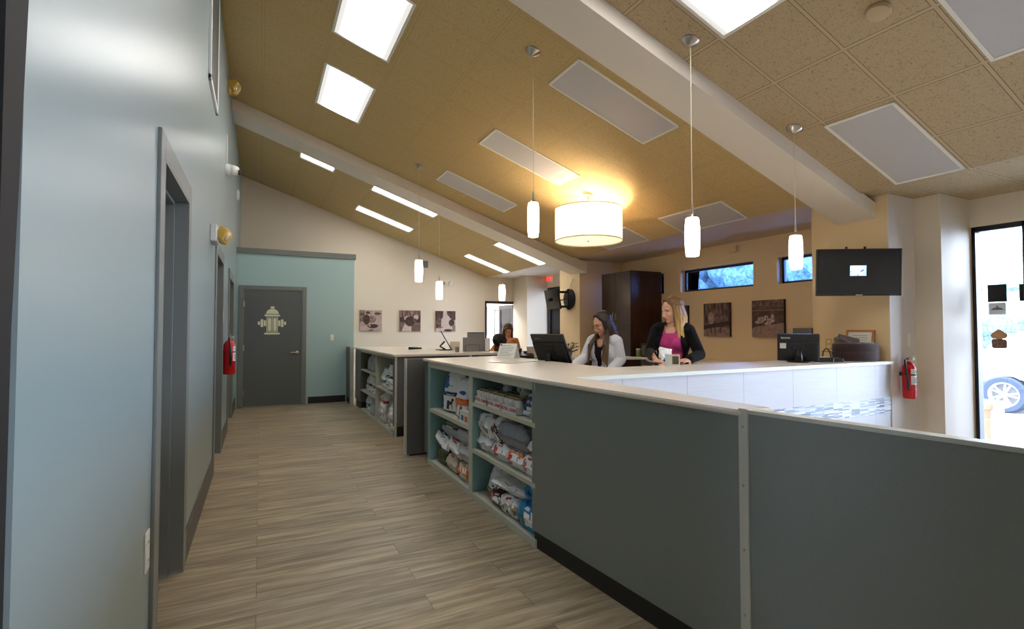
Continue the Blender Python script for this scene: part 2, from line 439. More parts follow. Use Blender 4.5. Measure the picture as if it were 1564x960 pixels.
# baseboards
struct('baseboard_left', (lambda b: ([box(b, XW, XW+.012, a, c, 0, .17, .003) for a, c in ((1.14, 2.46), (3.48, 5.4), (6.5, 7.6), (9.0, YT))], b)[1])(BM()), M_BASEB)
struct('baseboard_teal', bx(.79, 1.44, YT-.012, YT, 0, .12, .003), M_BASE)

# door frames on the left wall
def left_door(n, y0, y1, zt, strike=False):
    r = sempty('door_%d' % n)
    b = BM()
    w_ = .1; p = .014
    # face casing, stepped rebate and jamb lining
    for (a, c, z0, z1) in ((y0-w_, y0, 0, zt+w_), (y1, y1+w_, 0, zt+w_), (y0, y1, zt, zt+w_)):
        box(b, XW-.001, XW+p, a, c, z0, z1, .003)
    for (a, c, z0, z1) in ((y0, y0+.012, 0, zt), (y1-.012, y1, 0, zt), (y0, y1, zt-.012, zt)):
        box(b, XW-.17, XW+p, a, c, z0, z1, .002)
    for (a, c, z0, z1) in ((y0+.012, y0+.03, 0, zt-.012), (y1-.03, y1-.012, 0, zt-.012), (y0+.012, y1-.012, zt-.03, zt-.012)):
        box(b, XW-.1, XW-.055, a, c, z0, z1, .002)
    obj('door_frame', b, M_DKGREY, r)
    obj('door_slab', bx(XW-.15, XW-.105, y0+.014, y1-.014, .008, zt-.014, .003), M_DOOR, r)
    if strike:
        b = BM(); box(b, XW-.135, XW-.1, y1-.016, y1-.0115, 1.0, 1.06, .001); sp = obj('strike_plate', b, M_NICKEL, r)
        obj('latch', bx(XW-.125, XW-.11, y1-.02, y1-.0155, 1.015, 1.045, .001), M_BRASS, sp)
    return r
left_door(1, D1[0], D1[1], D1[2], True); left_door(2, *D2); left_door(3, *D3)

# hydrant door in the teal wall
r = sempty('door_4', 'dark grey door with a cream fire hydrant symbol in the teal wall')
b = BM()
for q in ((-.335, -.265, 0, 2.105), (.68, .75, 0, 2.105), (-.265, .68, 2.035, 2.105)):
    box(b, q[0], q[1], YT-.03, YT, q[2], q[3], .004)
for q in ((-.265, -.25, 0, 2.035), (.665, .68, 0, 2.035), (-.25, .665, 2.02, 2.035)):
    box(b, q[0], q[1], YT-.022, YT, q[2], q[3], .001)
obj('door_frame', b, M_DKGREY, r)
obj('door_slab', bx(-.25, .665, YT-.016, YT-.001, .012, 2.02, .002), M_DOOR, r)
for z in (.25, 1.02, 1.78):
    b = BM(); lathe(b, [(.008, -.05), (.008, .05)], 12, M=T(-.252, YT-.028, z)); box(b, -.262, -.24, YT-.026, YT-.015, z-.045, z+.045, .001); obj('hinge', b, M_NICKEL, r, smooth='auto')
b = BM(); lathe(b, [(.028, 0), (.028, .008), (.012, .014), (.012, .05)], 24, M=T(.6, YT-.016, .93)@Rx(PI/2))
tube(b, [(.6, YT-.062, .93), (.57, YT-.066, .93), (.49, YT-.062, .928)], .009, 10); hd = obj('door_handle', b, M_NICKEL, r, smooth='auto')
# hydrant
M_HYD = mat('cream_vinyl', (226, 228, 196), .5); b = BM()
def HM(): return face_mx((.19, YT-.0165, 1.49), (0, -1, 0))
HX = HM()
def hrect(x0, x1, y0, y1): box(b, x0, x1, y0, y1, 0, .0012, M=HX)
u = 1/795.*1.0   # crop pixels to metres (840 px = 70 photo px, about .88 m wide)
su = 70/840*.01045
def hp(x0, y0, x1, y1): hrect((x0-427)*su, (x1-427)*su, (470-y1)*su, (470-y0)*su)
hp(398, 178, 466, 218); hp(290, 342, 570, 378); hp(286, 708, 570, 744); hp(168, 484, 208, 550); hp(218, 440, 264, 592); hp(274, 460, 316, 574)
hp(646, 484, 686, 550); hp(590, 440, 636, 592); hp(538, 460, 580, 574)
hp(326, 390, 340, 698); hp(516, 390, 530, 698); hp(420, 390, 436, 698); hp(340, 390, 516, 397); hp(340, 690, 516, 698)
cx_, rr_ = 430, 116
prism(b, [((cx_+rr_*math.cos(t*PI/24)-427)*su, (470-330+rr_*.9*math.sin(t*PI/24))*su) for t in range(25)], 0, .0012, M=HX)
for cxx in (380, 478):
    pts = [((cxx+30*math.cos(t*PI/12)-427)*su, (470-438+30*math.sin(t*PI/12))*su) for t in range(13)]
    pts += [((cxx+30*math.cos(PI+t*PI/12)-427)*su, (470-652+30*math.sin(PI+t*PI/12))*su) for t in range(13)]
    prism(b, pts, 0, .0012, M=HX)
obj('hydrant_symbol', b, M_HYD, r)['label'] = 'cream fire hydrant symbol'
# ------------------------------------------------------------ windows
def clerestory(n, y0, y1, z0, z1):
    r = sempty('window_%d' % n)
    b = BM(); x0, x1 = XR+.10, XR+.15; f = .035
    for q in ((y0, y1, z0, z0+f), (y0, y1, z1-f, z1), (y0, y0+f, z0, z1), (y1-f, y1, z0, z1)):
        box(b, x0, x1, q[0], q[1], q[2], q[3], .002)
    obj('window_frame', b, M_FRAMEK, r)
    obj('window_pane', bx(XR+.122, XR+.128, y0+.01, y1-.01, z0+.01, z1-.01), M_GLASSB, r)
for i, q in enumerate(CL): clerestory(i+1, *q)
def storefront(n, ys, ztop, skip=()):
    r = sempty('window_%d' % n)
    b = BM(); x0, x1 = XR+.03, XR+.13
    box(b, x0, x1, ys[0], ys[-1], ztop-.05, ztop, .003); box(b, x0, x1, ys[0], ys[-1], 0, .12, .003)
    for y in ys: box(b, x0, x1, max(ys[0], y-.03), min(ys[-1], y+.03), 0, ztop, .003)
    obj('window_frame', b, M_FRAMEK, r)
    for a, c in zip(ys, ys[1:]):
        obj('window_pane', bx(XR+.075, XR+.083, a+.02, c-.02, .1, ztop-.03), M_GLASS, r)
    return r
storefront(4, [-2.9, -1.6, -.3, .95, 2.1, 2.51], 2.37)
storefront(5, [9.4, 10.2, 10.95], 2.37)

# ------------------------------------------------------------ troffer lights in the slope
def tilt_frame(x0, y0, bottom=0):
    """matrix: local x down the slope, y along the room, z up through the ceiling"""
    return T(x0, y0, cz(x0)-bottom) @ Ry(ANG)
def emit_tubes(name, es, axis, col=(1, .97, .92)):
    m, nt, N, L, b = nodes(name)
    nt.nodes.remove(b); o = nt.nodes['Material Output']
    tc = N('ShaderNodeTexCoord'); s = N('ShaderNodeSeparateXYZ'); L(tc.outputs['Generated'], s.inputs[0])
    c = s.outputs[axis]
    # three tubes behind the prismatic lens
    v = math_node(N, L, 'COSINE', math_node(N, L, 'MULTIPLY', math_node(N, L, 'SUBTRACT', c, .5), PI*1.1))
    v = math_node(N, L, 'POWER', math_node(N, L, 'MAXIMUM', v, 0), 2.2)
    st = math_node(N, L, 'ADD', math_node(N, L, 'MULTIPLY', v, es*2.1), es*.075)
    e = N('ShaderNodeEmission'); e.inputs[0].default_value = (*col, 1); L(st, e.inputs[1]); L(e.outputs[0], o.inputs[0])
    return m
E_X = emit_tubes('lit_diffuser_long_x', 5.0, 1); E_Y = emit_tubes('lit_diffuser_long_y', 5.0, 0)
M_OFF = mat('unlit_prismatic_diffuser', (200, 196, 198), .35, bump=.25, bscale=260)
M_TRIMW = mat('white_enamel_frame', (240, 236, 228), .4)
def troffer(x0, x1, y0, y1, on, label, group):
    t = thing('ceiling_light', label, 'ceiling light', (x0, y0, cz(x0)), 0, group)
    t.rotation_euler = (0, ANG, 0)
    lx = (x1-x0)/math.cos(ANG); ly = y1-y0
    b = BM(); f = .024
    for q in ((0, lx, 0, f), (0, lx, ly-f, ly), (0, f, 0, ly), (lx-f, lx, 0, ly)):
        box(b, q[0], q[1], q[2], q[3], -.008, .02, .002)
    obj('light_frame', b, M_TRIMW, t)
    m = (E_X if lx > ly else E_Y) if on else M_OFF
    obj('diffuser', bx(f, lx-f, f, ly-f, -.004, .012), m, t)
    return t
G1, G2 = 'lit ceiling lights set in the sloped tile ceiling', 'unlit ceiling lights set in the sloped tile ceiling'
LIT = [(.575, 1.11, 3.98, 5.0, 'lit square-looking ceiling light nearest the left wall, cut by the top of the photo'),
 (.58, 1.115, 5.6, 6.68, 'lit ceiling light beside the left wall just before the far beam'),
 (.54, 1.09, 8.49, 8.99, 'short lit ceiling light beyond the far beam, nearest the left wall'),
 (1.70, 2.86, 8.61, 9.04, 'long lit ceiling light just beyond the far beam, above the narrow hanging pendants'),
 (1.70, 2.84, 10.23, 10.69, 'long lit ceiling light near the cream far wall above the dog pictures'),
 (4.06, 5.12, 8.68, 9.08, 'long lit ceiling light at the low end of the far beam'),
 (4.08, 5.12, 10.34, 10.74, 'long lit ceiling light at the low end of the slope by the far doorway'),
 (1.75, 2.90, 2.0, 2.49, 'lit ceiling light in front of the near beam, cut by the top of the photo')]
for x0, x1, y0, y1, l in LIT: troffer(x0, x1, y0, y1, True, l, G1)
OFFS = [(2.33, 3.44, 3.45, 3.95, 'largest unlit ceiling light beyond the near beam, between two pendants'),
 (2.33, 3.45, 5.1, 5.6, 'unlit ceiling light up and left of the drum lamp, second in its row of three'),
 (2.33, 3.45, 6.75, 7.25, 'unlit ceiling light closest to the far beam, last in its row of three'),
 (4.67, 5.12, 4.07, 5.1, 'unlit ceiling light above the clerestory windows, right of the drum lamp'),
 (4.66, 5.12, 5.74, 6.73, 'unlit ceiling light partly hidden behind the drum lamp'),
 (4.09, 5.12, 2.02, 2.53, 'unlit bluish ceiling light in front of the near beam above the television'),
 (2.9, 4.05, .93, 1.46, 'unlit bluish ceiling light cut by the top right corner of the photo')]
for x0, x1, y0, y1, l in OFFS: troffer(x0, x1, y0, y1, False, l, G2)
# added unseen lights behind the viewer, brightening the near end of the hall
for k, (x0, x1, y0, y1) in enumerate(((1.75, 2.9, -.2, .3), (3.2, 4.3, -1.8, -1.3), (.575, 1.11, -1.6, -.5))):
    troffer(x0, x1, y0, y1, True, 'added unseen ceiling light brightening the near end of the hall', G1)

t = tag(obj('smoke_detector', (lambda b: (lathe(b, [(.062, 0), (.066, -.012), (.06, -.028), (.02, -.034), (0, -.034)], 32), b)[1])(BM()), mat('beige_plastic', (196, 172, 134), .5), smooth='auto',
    loc=(3.3, 1.7, cz(3.3)), rot=(0, ANG, 0)), 'round beige smoke detector on the ceiling tiles near the top edge', 'smoke detector')

# ------------------------------------------------------------ pendants
def glow(name, col, es):
    m, nt, N, L, b = nodes(name); nt.nodes.remove(b); e = N('ShaderNodeEmission'); e.inputs[0].default_value = (*col, 1); e.inputs[1].default_value = es
    L(e.outputs[0], nt.nodes['Material Output'].inputs[0]); return m
M_GLOW = glow('glowing_opal_glass', (1, .84, .6), 7)
M_CORD = mat('white_cord', (222, 212, 190), .5)
def pendant(x, y, z1, z0, wd, label):
    zc = cz(x)
    t = thing('pendant_lamp', label, 'pendant lamp', (x, y, zc), 0, 'slim glowing pendants over the counters')
    b = BM(); lathe(b, [(.062, .03), (.062, -.006), (.05, -.02), (.02, -.042), (.008, -.05), (0, -.05)], 28, M=Ry(ANG)); obj('ceiling_canopy', b, M_NICKEL, t, smooth='auto')
    b = BM(); tube(b, [(0, 0, -.02), (0, 0, z1-zc+.07)], .0032, 8); obj('cord', b, M_CORD, t)
    b = BM(); lathe(b, [(.008, z1-zc+.09), (.011, z1-zc+.03), (.026, z1-zc+.014), (.03, z1-zc-.01)], 20); obj('lamp_socket', b, M_NICKEL, t, smooth='auto')
    b = BM(); h = z1-z0; r = wd/2
    prof = [(0, z1-zc), (r*.78, z1-zc), (r*.86, z1-zc-.006), (r*.97, z1-zc-h*.25), (r, z1-zc-h*.5), (r*.94, z1-zc-h*.8), (r*.84, z0-zc+.004), (r*.78, z0-zc), (0, z0-zc)]
    lathe(b, prof, 32); obj('glass_shade', b, M_GLOW, t, smooth='auto')
for a in ((2.03, 3.69, 2.40, 2.115, .10, 'slim glowing pendant left of the drum lamp, hanging over the end of the can shelf'),
          (2.77, 2.67, 2.145, 1.87, .106, 'largest slim glowing pendant, on the longest cord right of the drum lamp'),
          (3.99, 2.72, 2.125, 1.845, .106, 'slim glowing pendant in front of the small window beside the television'),
          (2.02, 7.06, 2.33, 2.02, .115, 'slim glowing pendant highest above the far counter, left of the other far pendants'),
          (2.81, 8.53, 2.18, 1.865, .125, 'slim glowing pendant hanging in front of the far emergency light'),
          (4.07, 8.62, 2.175, 1.88, .125, 'slim glowing pendant in front of the far doorway')):
    pendant(*a)
# ------------------------------------------------------------ drum lamp
def drum():
    x, y = 3.79, 5.41; zc = cz(x); z1, z0, r = 2.90, 2.475, .43
    t = thing('drum_pendant', 'large white fabric drum lamp glowing warm under the sloped ceiling', 'pendant lamp', (x, y, zc))
    b = BM(); lathe(b, [(.07, .03), (.07, -.012), (.064, -.03), (0, -.032)], 28, M=Ry(ANG)); obj('ceiling_canopy', b, M_NICKEL, t, smooth='auto')
    b = BM(); tube(b, [(0, 0, -.02), (0, 0, z1-zc-.05)], .007, 10)
    for k in range(3):
        a = k*2*PI/3+.3; tube(b, [(0, 0, z1-zc-.05), (r*math.cos(a), r*math.sin(a), z1-zc-.012)], .003, 6)
    obj('stem', b, M_NICKEL, t)
    m, nt, N, L, bb = nodes('white_drum_fabric'); nt.nodes.remove(bb)
    d = N('ShaderNodeBsdfDiffuse'); d.inputs[0].default_value = (.9, .88, .86, 1); tr = N('ShaderNodeBsdfTranslucent'); tr.inputs[0].default_value = (.95, .9, .84, 1)
    x_ = N('ShaderNodeMixShader'); x_.inputs[0].default_value = .68; L(d.outputs[0], x_.inputs[1]); L(tr.outputs[0], x_.inputs[2]); L(x_.outputs[0], nt.nodes['Material Output'].inputs[0])
    b = BM(); n = 64; rr = [[], [], [], []]
    for i in range(n):
        a = 2*PI*i/n
        for k, (q, z) in enumerate(((r, z0-zc), (r, z1-zc), (r-.003, z1-zc), (r-.003, z0-zc))): rr[k].append(b.verts.new((q*math.cos(a), q*math.sin(a), z)))
    for k in range(4):
        for i in range(n): b.faces.new((rr[k][i], rr[k][(i+1) % n], rr[(k+1) % 4][(i+1) % n], rr[(k+1) % 4][i]))
    obj('lamp_shade', b, m, t, smooth='auto')
    b = BM()
    for z in (z0-zc, z1-zc-.012): 
        lathe(b, [(r+.0005, z), (r+.002, z), (r+.002, z+.012), (r+.0005, z+.012)], 64, cap=False)
    obj('shade_trim', b, M_PAPER, t, smooth='auto')
    m2, nt, N, L, bb = nodes('bottom_diffuser_acrylic'); nt.nodes.remove(bb)
    tr = N('ShaderNodeBsdfTranslucent'); tr.inputs[0].default_value = (.95, .88, .76, 1); d = N('ShaderNodeBsdfDiffuse'); d.inputs[0].default_value = (.9, .87, .8, 1)
    x_ = N('ShaderNodeMixShader'); x_.inputs[0].default_value = .5; L(d.outputs[0], x_.inputs[1]); L(tr.outputs[0], x_.inputs[2]); L(x_.outputs[0], nt.nodes['Material Output'].inputs[0])
    b = BM(); lathe(b, [(0, z0-zc+.014), (r-.006, z0-zc+.014), (r-.006, z0-zc+.018), (0, z0-zc+.018)], 48); lathe(b, [(.012, z0-zc-.006), (.012, z0-zc+.014)], 12)
    obj('bottom_diffuser', b, m2, t)
    for k in range(3):
        a = k*2*PI/3
        b = BM(); lathe(b, [(.0, -.05), (.028, -.035), (.034, -.01), (.02, .03), (.014, .05), (0, .05)], 16, M=T(.13*math.cos(a), .13*math.sin(a), z1-zc-.2))
        obj('bulb', b, M_BULB, t, smooth=True)
M_BULB = glow('warm_bulb', (1, .8, .54), 185)
drum()

# ------------------------------------------------------------ things on the left wall
def wall_plate(name, label, cat, y, z, hw, hh, rocker=True, x=XW, M=None):
    M = M or face_mx((x, y, z), (1, 0, 0))
    t = thing(name, label, cat); t.matrix_world = M
    obj('cover_plate', bx(-hw, hw, -hh, hh, 0, .006, .002), M_WHITEP, t)
    if rocker == 'outlet':
        for s in (-1, 1):
            b = BM(); lathe(b, [(.014, .0055), (.014, .0075), (0, .0075)], 16, M=T(0, s*hh*.45, 0))
            sk = obj('socket', b, M_WHITEP, t)
            for k in (-1, 1): obj('slot', bx(k*.006-.001, k*.006+.001, s*hh*.45-.004, s*hh*.45+.004, .007, .0082), M_BLACK, sk)
    else: obj('rocker_switch', bx(-hw*.45, hw*.45, -hh*.6, hh*.6, .0055, .009, .001), M_WHITEP, t)
    return t
wall_plate('wall_outlet', 'white outlet cover low on the pale blue wall beside the nearest doorway', 'outlet', 2.385, .50, .036, .075, 'outlet')
wall_plate('light_switch', 'white light switch on the pale blue wall above the far red extinguisher', 'light switch', 6.64, 1.50, .045, .07)
wall_plate('light_switch', 'white light switch on the teal wall right of the hydrant door', 'light switch', 0, 0, .03, .055, M=face_mx((1.195, YT, 1.19), (0, -1, 0)))
# tall wall vent
t = thing('wall_vent', 'tall grey louvred vent high on the pale blue wall', 'vent', (XW, 4.85, 3.85))
b = BM()
for q in ((-.38, .38, -.58, -.54), (-.38, .38, .54, .58), (-.38, -.34, -.58, .58), (.34, .38, -.58, .58)): box(b, 0, .02, q[0], q[1], q[2], q[3], .003)
obj('vent_frame', b, M_WHITEP, t)
b = BM()
for k in range(36): box(b, .002, .014, -.34, .34, -.535+k*.03, -.535+k*.03+.016, M=None)
obj('louvres', b, M_DKGREY, t); obj('backing', bx(0, .002, -.34, .34, -.54, .54), M_BLACKM, t)
# emergency light with two yellowed heads (left wall)
def emergency(M, label, body, head, s=1):
    t = thing('emergency_light', label, 'emergency light'); t.matrix_world = M
    obj('housing', bx(-.15*s, .15*s, -.07*s, .07*s, 0, .05*s, .008), body, t)
    for k in (-1, 1):
        b = BM(); Mh = T(k*.085*s, .0*s, .085*s)@Rx(.5)@Ry(k*.3)
        if head is M_YELLOW: box(b, -.06, .06, -.055, .055, -.03, .045, .014, M=Mh)
        else: lathe(b, [(.02, -.035), (.05, -.025), (.056, .02), (.05, .03)], 24, M=Mh)
        tube(b, [(k*.085*s, 0, .04*s), (k*.085*s, 0, .07*s)], .014, 10)
        h = obj('lamp_head', b, head, t, smooth='auto')
        zl = .016 if head is M_YELLOW else 0
        b = BM(); lathe(b, [(.0, .03+zl), (.04, .03+zl), (.03, .034+zl), (0, .036+zl)], 20, M=Mh); obj('lens', b, M_LENS, h, smooth=True)
M_LENS = mat('reflector_lens', (230, 214, 180), .1, metal=.6)
emergency(face_mx((XW, 5.0, 2.15), (1, 0, 0)), 'yellowed twin-head emergency light on the pale blue wall between the first two doorways', M_LABEL, M_YELLOW)
emergency(face_mx((XW, 6.95, 4.27), (1, 0, 0)), 'small yellow emergency lamp high on the pale blue wall near the far beam', M_YELLOW, M_YELLOW, .75)
emergency(face_mx((4.02, YF, 2.45), (0, -1, 0)), 'twin-head emergency light on the cream far wall behind a pendant', M_LABEL, M_LABEL)
# dome camera with conduit
t = thing('security_camera', 'white dome security camera with thin conduit on the pale blue wall', 'security camera', (XW, 6.72, 3.2))
b = BM(); lathe(b, [(.07, 0), (.072, .02), (.066, .05), (0, .05)], 28, M=Ry(PI/2)); obj('mount', b, M_WHITEP, t, smooth='auto')
b = BM(); lathe(b, [(.062, .045), (.062, .09), (.045, .13), (0, .15)], 28, M=Ry(PI/2)); hd = obj('dome', b, M_WHITEP, t, smooth=True)
b = BM(); lathe(b, [(.0, .0), (.03, .0), (.03, .02), (.0, .03)], 20, M=T(.13, -.02, -.02)@Ry(PI/2)); obj('lens', b, M_BLACK, t, smooth=True)
b = BM(); tube(b, [(.01, 0, .06), (.008, 0, .42)], .006, 8); obj('conduit', b, M_WHITEP, t)
# round alarm disc
t = tag(obj('alarm_disc', (lambda b: (lathe(b, [(.09, 0), (.09, .02), (.07, .035), (0, .04)], 32, M=Ry(PI/2)), b)[1])(BM()), M_WHITEP, smooth='auto', loc=(XW, 9.75, 3.62)), 'round white alarm disc high on the left wall above the teal block', 'alarm')

# ------------------------------------------------------------ fire extinguishers
def extinguisher(loc, rz, label, s=1):
    t = thing('fire_extinguisher', label, 'fire extinguisher', loc, rz, 'red fire extinguishers hung on the walls')
    b = BM(); R = .062*s; H = .40*s
    lathe(b, [(0, 0), (R*.9, 0), (R, .012), (R, H*.8), (R*.92, H*.87), (R*.6, H*.95), (R*.32, H*.98), (R*.3, H*1.02), (0, H*1.02)], 32); obj('cylinder', b, M_RED, t, smooth='auto')
    b = BM(); lathe(b, [(.02, H*1.0), (.022, H*1.08), (.014, H*1.1), (0, H*1.1)], 16)
    box(b, -.012, .012, -.02, .02, H*1.04, H*1.1, .003); obj('valve', b, M_NICKEL, t, smooth='auto')
    b = BM()
    tube(b, [(0, -.02, H*1.09), (.02, .0, H*1.12), (.075, .0, H*1.17)], .007, 8); tube(b, [(0, 0, H*1.07), (.03, 0, H*1.07), (.085, 0, H*1.09)], .006, 8)
    obj('lever', b, M_NICKEL, t, smooth='auto')
    b = BM(); lathe(b, [(.0, 0), (.016, 0), (.016, .01), (0, .012)], 16, M=T(0, -.028, H*1.06)@Rx(PI/2)); obj('gauge', b, M_LABEL, t)
    b = BM()
    pts = [(-.02, 0, H*1.06), (-R-.02, -.0, H*1.04), (-R-.028, -.01, H*.8), (-R-.02, -.02, H*.5), (-R-.016, -.02, H*.25)]
    tube(b, pts, [.009, .009, .009, .009, .014], 10); obj('hose', b, M_BLACK, t, smooth='auto')
    b = BM(); n = 14
    a0, a1 = -2.5, -.64
    vs = [[b.verts.new(((R+.0008)*math.cos(a0+(a1-a0)*i/n), (R+.0008)*math.sin(a0+(a1-a0)*i/n), z)) for i in range(n+1)] for z in (H*.38, H*.62, H*.66, H*.8)]
    for r_ in ((0, 1), (2, 3)):
        for i in range(n): b.faces.new((vs[r_[0]][i], vs[r_[0]][i+1], vs[r_[1]][i+1], vs[r_[1]][i]))
    lb = obj('label', b, M_LABEL, t, smooth='keep')
    for k, z in enumerate((.43, .47, .51, .55, .7, .74)):
        b = BM()
        for i in range(3, n-3-(k % 3)):
            a, c = a0+(a1-a0)*i/n, a0+(a1-a0)*(i+1)/n; q = R+.0014
            b.faces.new([b.verts.new((q*math.cos(p), q*math.sin(p), H*z_)) for p, z_ in ((a, z), (c, z), (c, z+.018), (a, z+.018))])
        obj('printed_line', b, M_INK, lb, smooth='keep')
    b = BM(); lathe(b, [(R+.001, H*.635), (R+.003, H*.64), (R+.003, H*.655), (R+.001, H*.66)], 32, cap=False); box(b, -.02, .02, R-.004, R+.02, H*.6, H*.7, .002); obj('bracket_strap', b, M_BLACK, t)
    return t
extinguisher((5.545, 2.66, .69), 0.05, 'red fire extinguisher on the white pier right of the television', .88)
extinguisher((XW+.068, 6.68, .83), PI/2, 'red fire extinguisher on the pale blue wall before the hydrant door', 1.0)

# ------------------------------------------------------------ counters
# island 1: shelving unit facing the hall
XS = 1.53
def shelf_bay(y0, y1, shelves, parent, x0=XS, depth=.42, zb=.055, zt=.985):
    """board fronts plus the teal lining of one bay"""
    for z0, z1 in shelves:
        obj('shelf', bx(x0, x0+depth, y0, y1, z0, z1, .002), M_SHELF, parent)
t = thing('shelving_unit', 'near grey shelving unit under the cream counter, stocked with cans and pet food', 'shelving unit', (0, 0, 0), 0, 'counter shelving units')
obj('side_panel', bx(XS, XS+.9, 5.0, 5.11, .09, 1.017, .003), M_PANEL2, t)
obj('end_panel', bx(XS+.035, XS+.5, 2.725, 2.765, .0, .99, .002), M_SHELF, t)
obj('divider', bx(XS, XS+.44, 3.80, 3.875, .05, .97, .002), M_SHELF, t)
obj('divider', bx(XS+.001, XS+.44, 4.93, 5.0, .05, .97, .002), M_SHELFIN, t)
obj('top_rail', bx(XS+.002, XS+.44, 2.765, 5.0, .965, 1.017, .002), M_SHELF, t)
obj('back_panel', bx(XS+.42, XS+.44, 2.765, 5.0, .05, .96), M_SHELFIN, t)
obj('bottom_board', bx(XS, XS+.42, 2.765, 5.0, .0, .05, .002), M_SHELF, t)
shelf_bay(3.875, 4.93, [(.525, .56)], t); shelf_bay(2.765, 3.80, [(.735, .765), (.365, .395)], t)
for q in ((4.915, 4.9295), (3.7865, 3.7995), (3.876, 3.88)): obj('bay_lining', bx(XS+.003, XS+.42, q[0], q[1], .051, .954), M_SHELFIN, t)
obj('kick_plate', bx(XS+.05, XS+.85, 5.0, 5.1, 0, .09), M_BASE, t)
# countertop of island 1 continuing over the angled panel
PA, PB, PC_, PD = (1.53, 2.80), (1.65, 1.33), (1.76, .6), (1.86, -.1)
t = BM(); prism(t, [(1.515, 5.14), (1.515, 2.79), (1.635, 1.345), (1.80, 1.33), (1.80, 2.72), (5.42, 2.72), (5.42, 3.3), (2.5, 3.3), (2.5, 5.3)][::-1], 1.018, 1.042, bev=.006)
tag(obj('countertop', t, M_TOP), 'long cream countertop wrapping the near reception counter', 'countertop')
# angled grey panel between shelving and joint strip, black kick under it
t = thing('counter_panel', 'large grey-green counter panel right of the near shelving, with a black kick plate', 'counter panel')
b = BM(); prism(b, [PA, PB, (PB[0]+.03, PB[1]), (PA[0]+.03, PA[1])], .105, 1.017); obj('panel_face', b, M_PANEL, t)
b = BM(); prism(b, [(PA[0]+.012, PA[1]-.01), (PB[0]+.012, PB[1]), (PB[0]+.04, PB[1]), (PA[0]+.05, PA[1]-.01)], 0, .1049); obj('kick_plate', b, M_BASE, t)
b = BM(); d = Vector((PB[0]-PA[0], PB[1]-PA[1])).normalized(); s0 = Vector(PB)-d*.085; nn = Vector((-.006, 0))
prism(b, [tuple(s0+nn), tuple(Vector(PB)-d*.03+nn), tuple(Vector(PB)-d*.03), tuple(s0)], .0, 1.016); obj('joint_batten', b, M_PANEL, t)
# inner drywall behind angled panel
b = BM(); prism(b, [(PA[0]+.031, PA[1]-.05), (PB[0]+.031, PB[1]+.001), (1.77, 1.34), (1.77, 2.71)], 0, 1.017); tag(obj('half_wall', b, M_WALL), 'cream low wall carrying the counter behind the grey-green panel', 'low wall')
t = thing('counter_panel', 'dark grey low partition panel filling the right foreground, with thin metal cap', 'counter panel')
b = BM(); prism(b, [PB, PC_, PD, (PD[0]+.05, PD[1]), (PC_[0]+.05, PC_[1]), (PB[0]+.05, PB[1])], .0, 1.03); obj('panel_face', b, M_PANEL, t)
b = BM(); prism(b, [(PB[0]-.002, PB[1]), (PC_[0]-.002, PC_[1]), (PD[0]-.002, PD[1]), (PD[0]+.052, PD[1]), (PC_[0]+.052, PC_[1]), (PB[0]+.052, PB[1])], 1.03, 1.044); obj('metal_cap', b, M_ALUW, t)
t = thing('joint_strip', 'pale metal strip with screws at the corner between the two grey panels', 'trim strip')
nrm = Vector((-d.y, d.x))
if nrm.x > 0: nrm = -nrm
b = BM(); a_ = Vector(PB)-d*.03; c_ = Vector(PB)+d*.006
prism(b, [tuple(a_+nrm*.009), tuple(c_+nrm*.009), tuple(c_), tuple(a_)], 0, 1.048); obj('strip', b, M_ALUW, t)
for k, z in enumerate((.07, .28, .52, .76, .98)):
    b = BM(); mm_ = face_mx(((a_.x+c_.x)/2+nrm.x*.009, (a_.y+c_.y)/2+nrm.y*.009, z), (nrm.x, nrm.y, 0)); lathe(b, [(0.005, 0), (.0055, .001), (.003, .003), (0, .003)], 12, M=mm_); obj('screw', b, M_NICKEL, t)
# tiled half wall
t = thing('tiled_half_wall', 'white tiled half wall with a blue glass mosaic band under the counter', 'half wall')
b = BM(); box(b, 1.80, XC-.002, 2.742, 2.92, 0, .555); box(b, 1.80, XC-.002, 2.742, 2.92, .70, 1.017); obj('tile_face', b, tile_mat(), t)
obj('mosaic_band', bx(1.80, XC-.002, 2.739, 2.92, .555, .70), mosaic_mat(), t)
obj('metal_edge', bx(1.80, XC-.002, 2.712, 2.7195, 1.016, 1.044, .001), M_ALUW, t)
# lower work desk behind the ledges
M_DESK = mat('pale_desk_laminate', (214, 204, 188), .35)
t = thing('reception_desk', 'low L-shaped work desk behind the near counter ledge', 'desk')
b = BM(); prism(b, [(2.51, 3.02), (5.36, 3.02), (5.36, 3.31), (2.78, 3.31), (2.78, 5.2), (2.51, 5.2)], .72, .75); obj('desktop', b, M_DESK, t)
obj('leg', bx(2.52, 2.77, 5.1, 5.14, 0, .72), M_PANEL2, t); obj('leg', bx(5.3, 5.34, 3.04, 3.3, 0, .72), M_PANEL2, t); obj('leg', bx(3.98, 4.02, 3.04, 3.3, 0, .72), M_PANEL2, t)
# end panel standing across the aisle
t = thing('end_panel', 'narrow dark grey standing panel with a white edge between the two shelving units', 'panel')
obj('panel_face', bx(1.405, 2.44, 5.34, 5.38, .02, 1.03, .002), M_PANEL2, t)
obj('white_edge', bx(1.385, 1.405, 5.335, 5.385, .02, 1.034, .002), M_ALUW, t)
for k in range(5):
    b = BM(); lathe(b, [(0.006, 0), (.006, .002), (0, .003)], 12, M=T(1.3945, 5.335, .12+k*.2)@Rx(PI/2)); obj('screw', b, M_NICKEL, t)
obj('kick_plate', bx(1.44, 2.44, 5.35, 5.37, 0, .02), M_BASE, t)

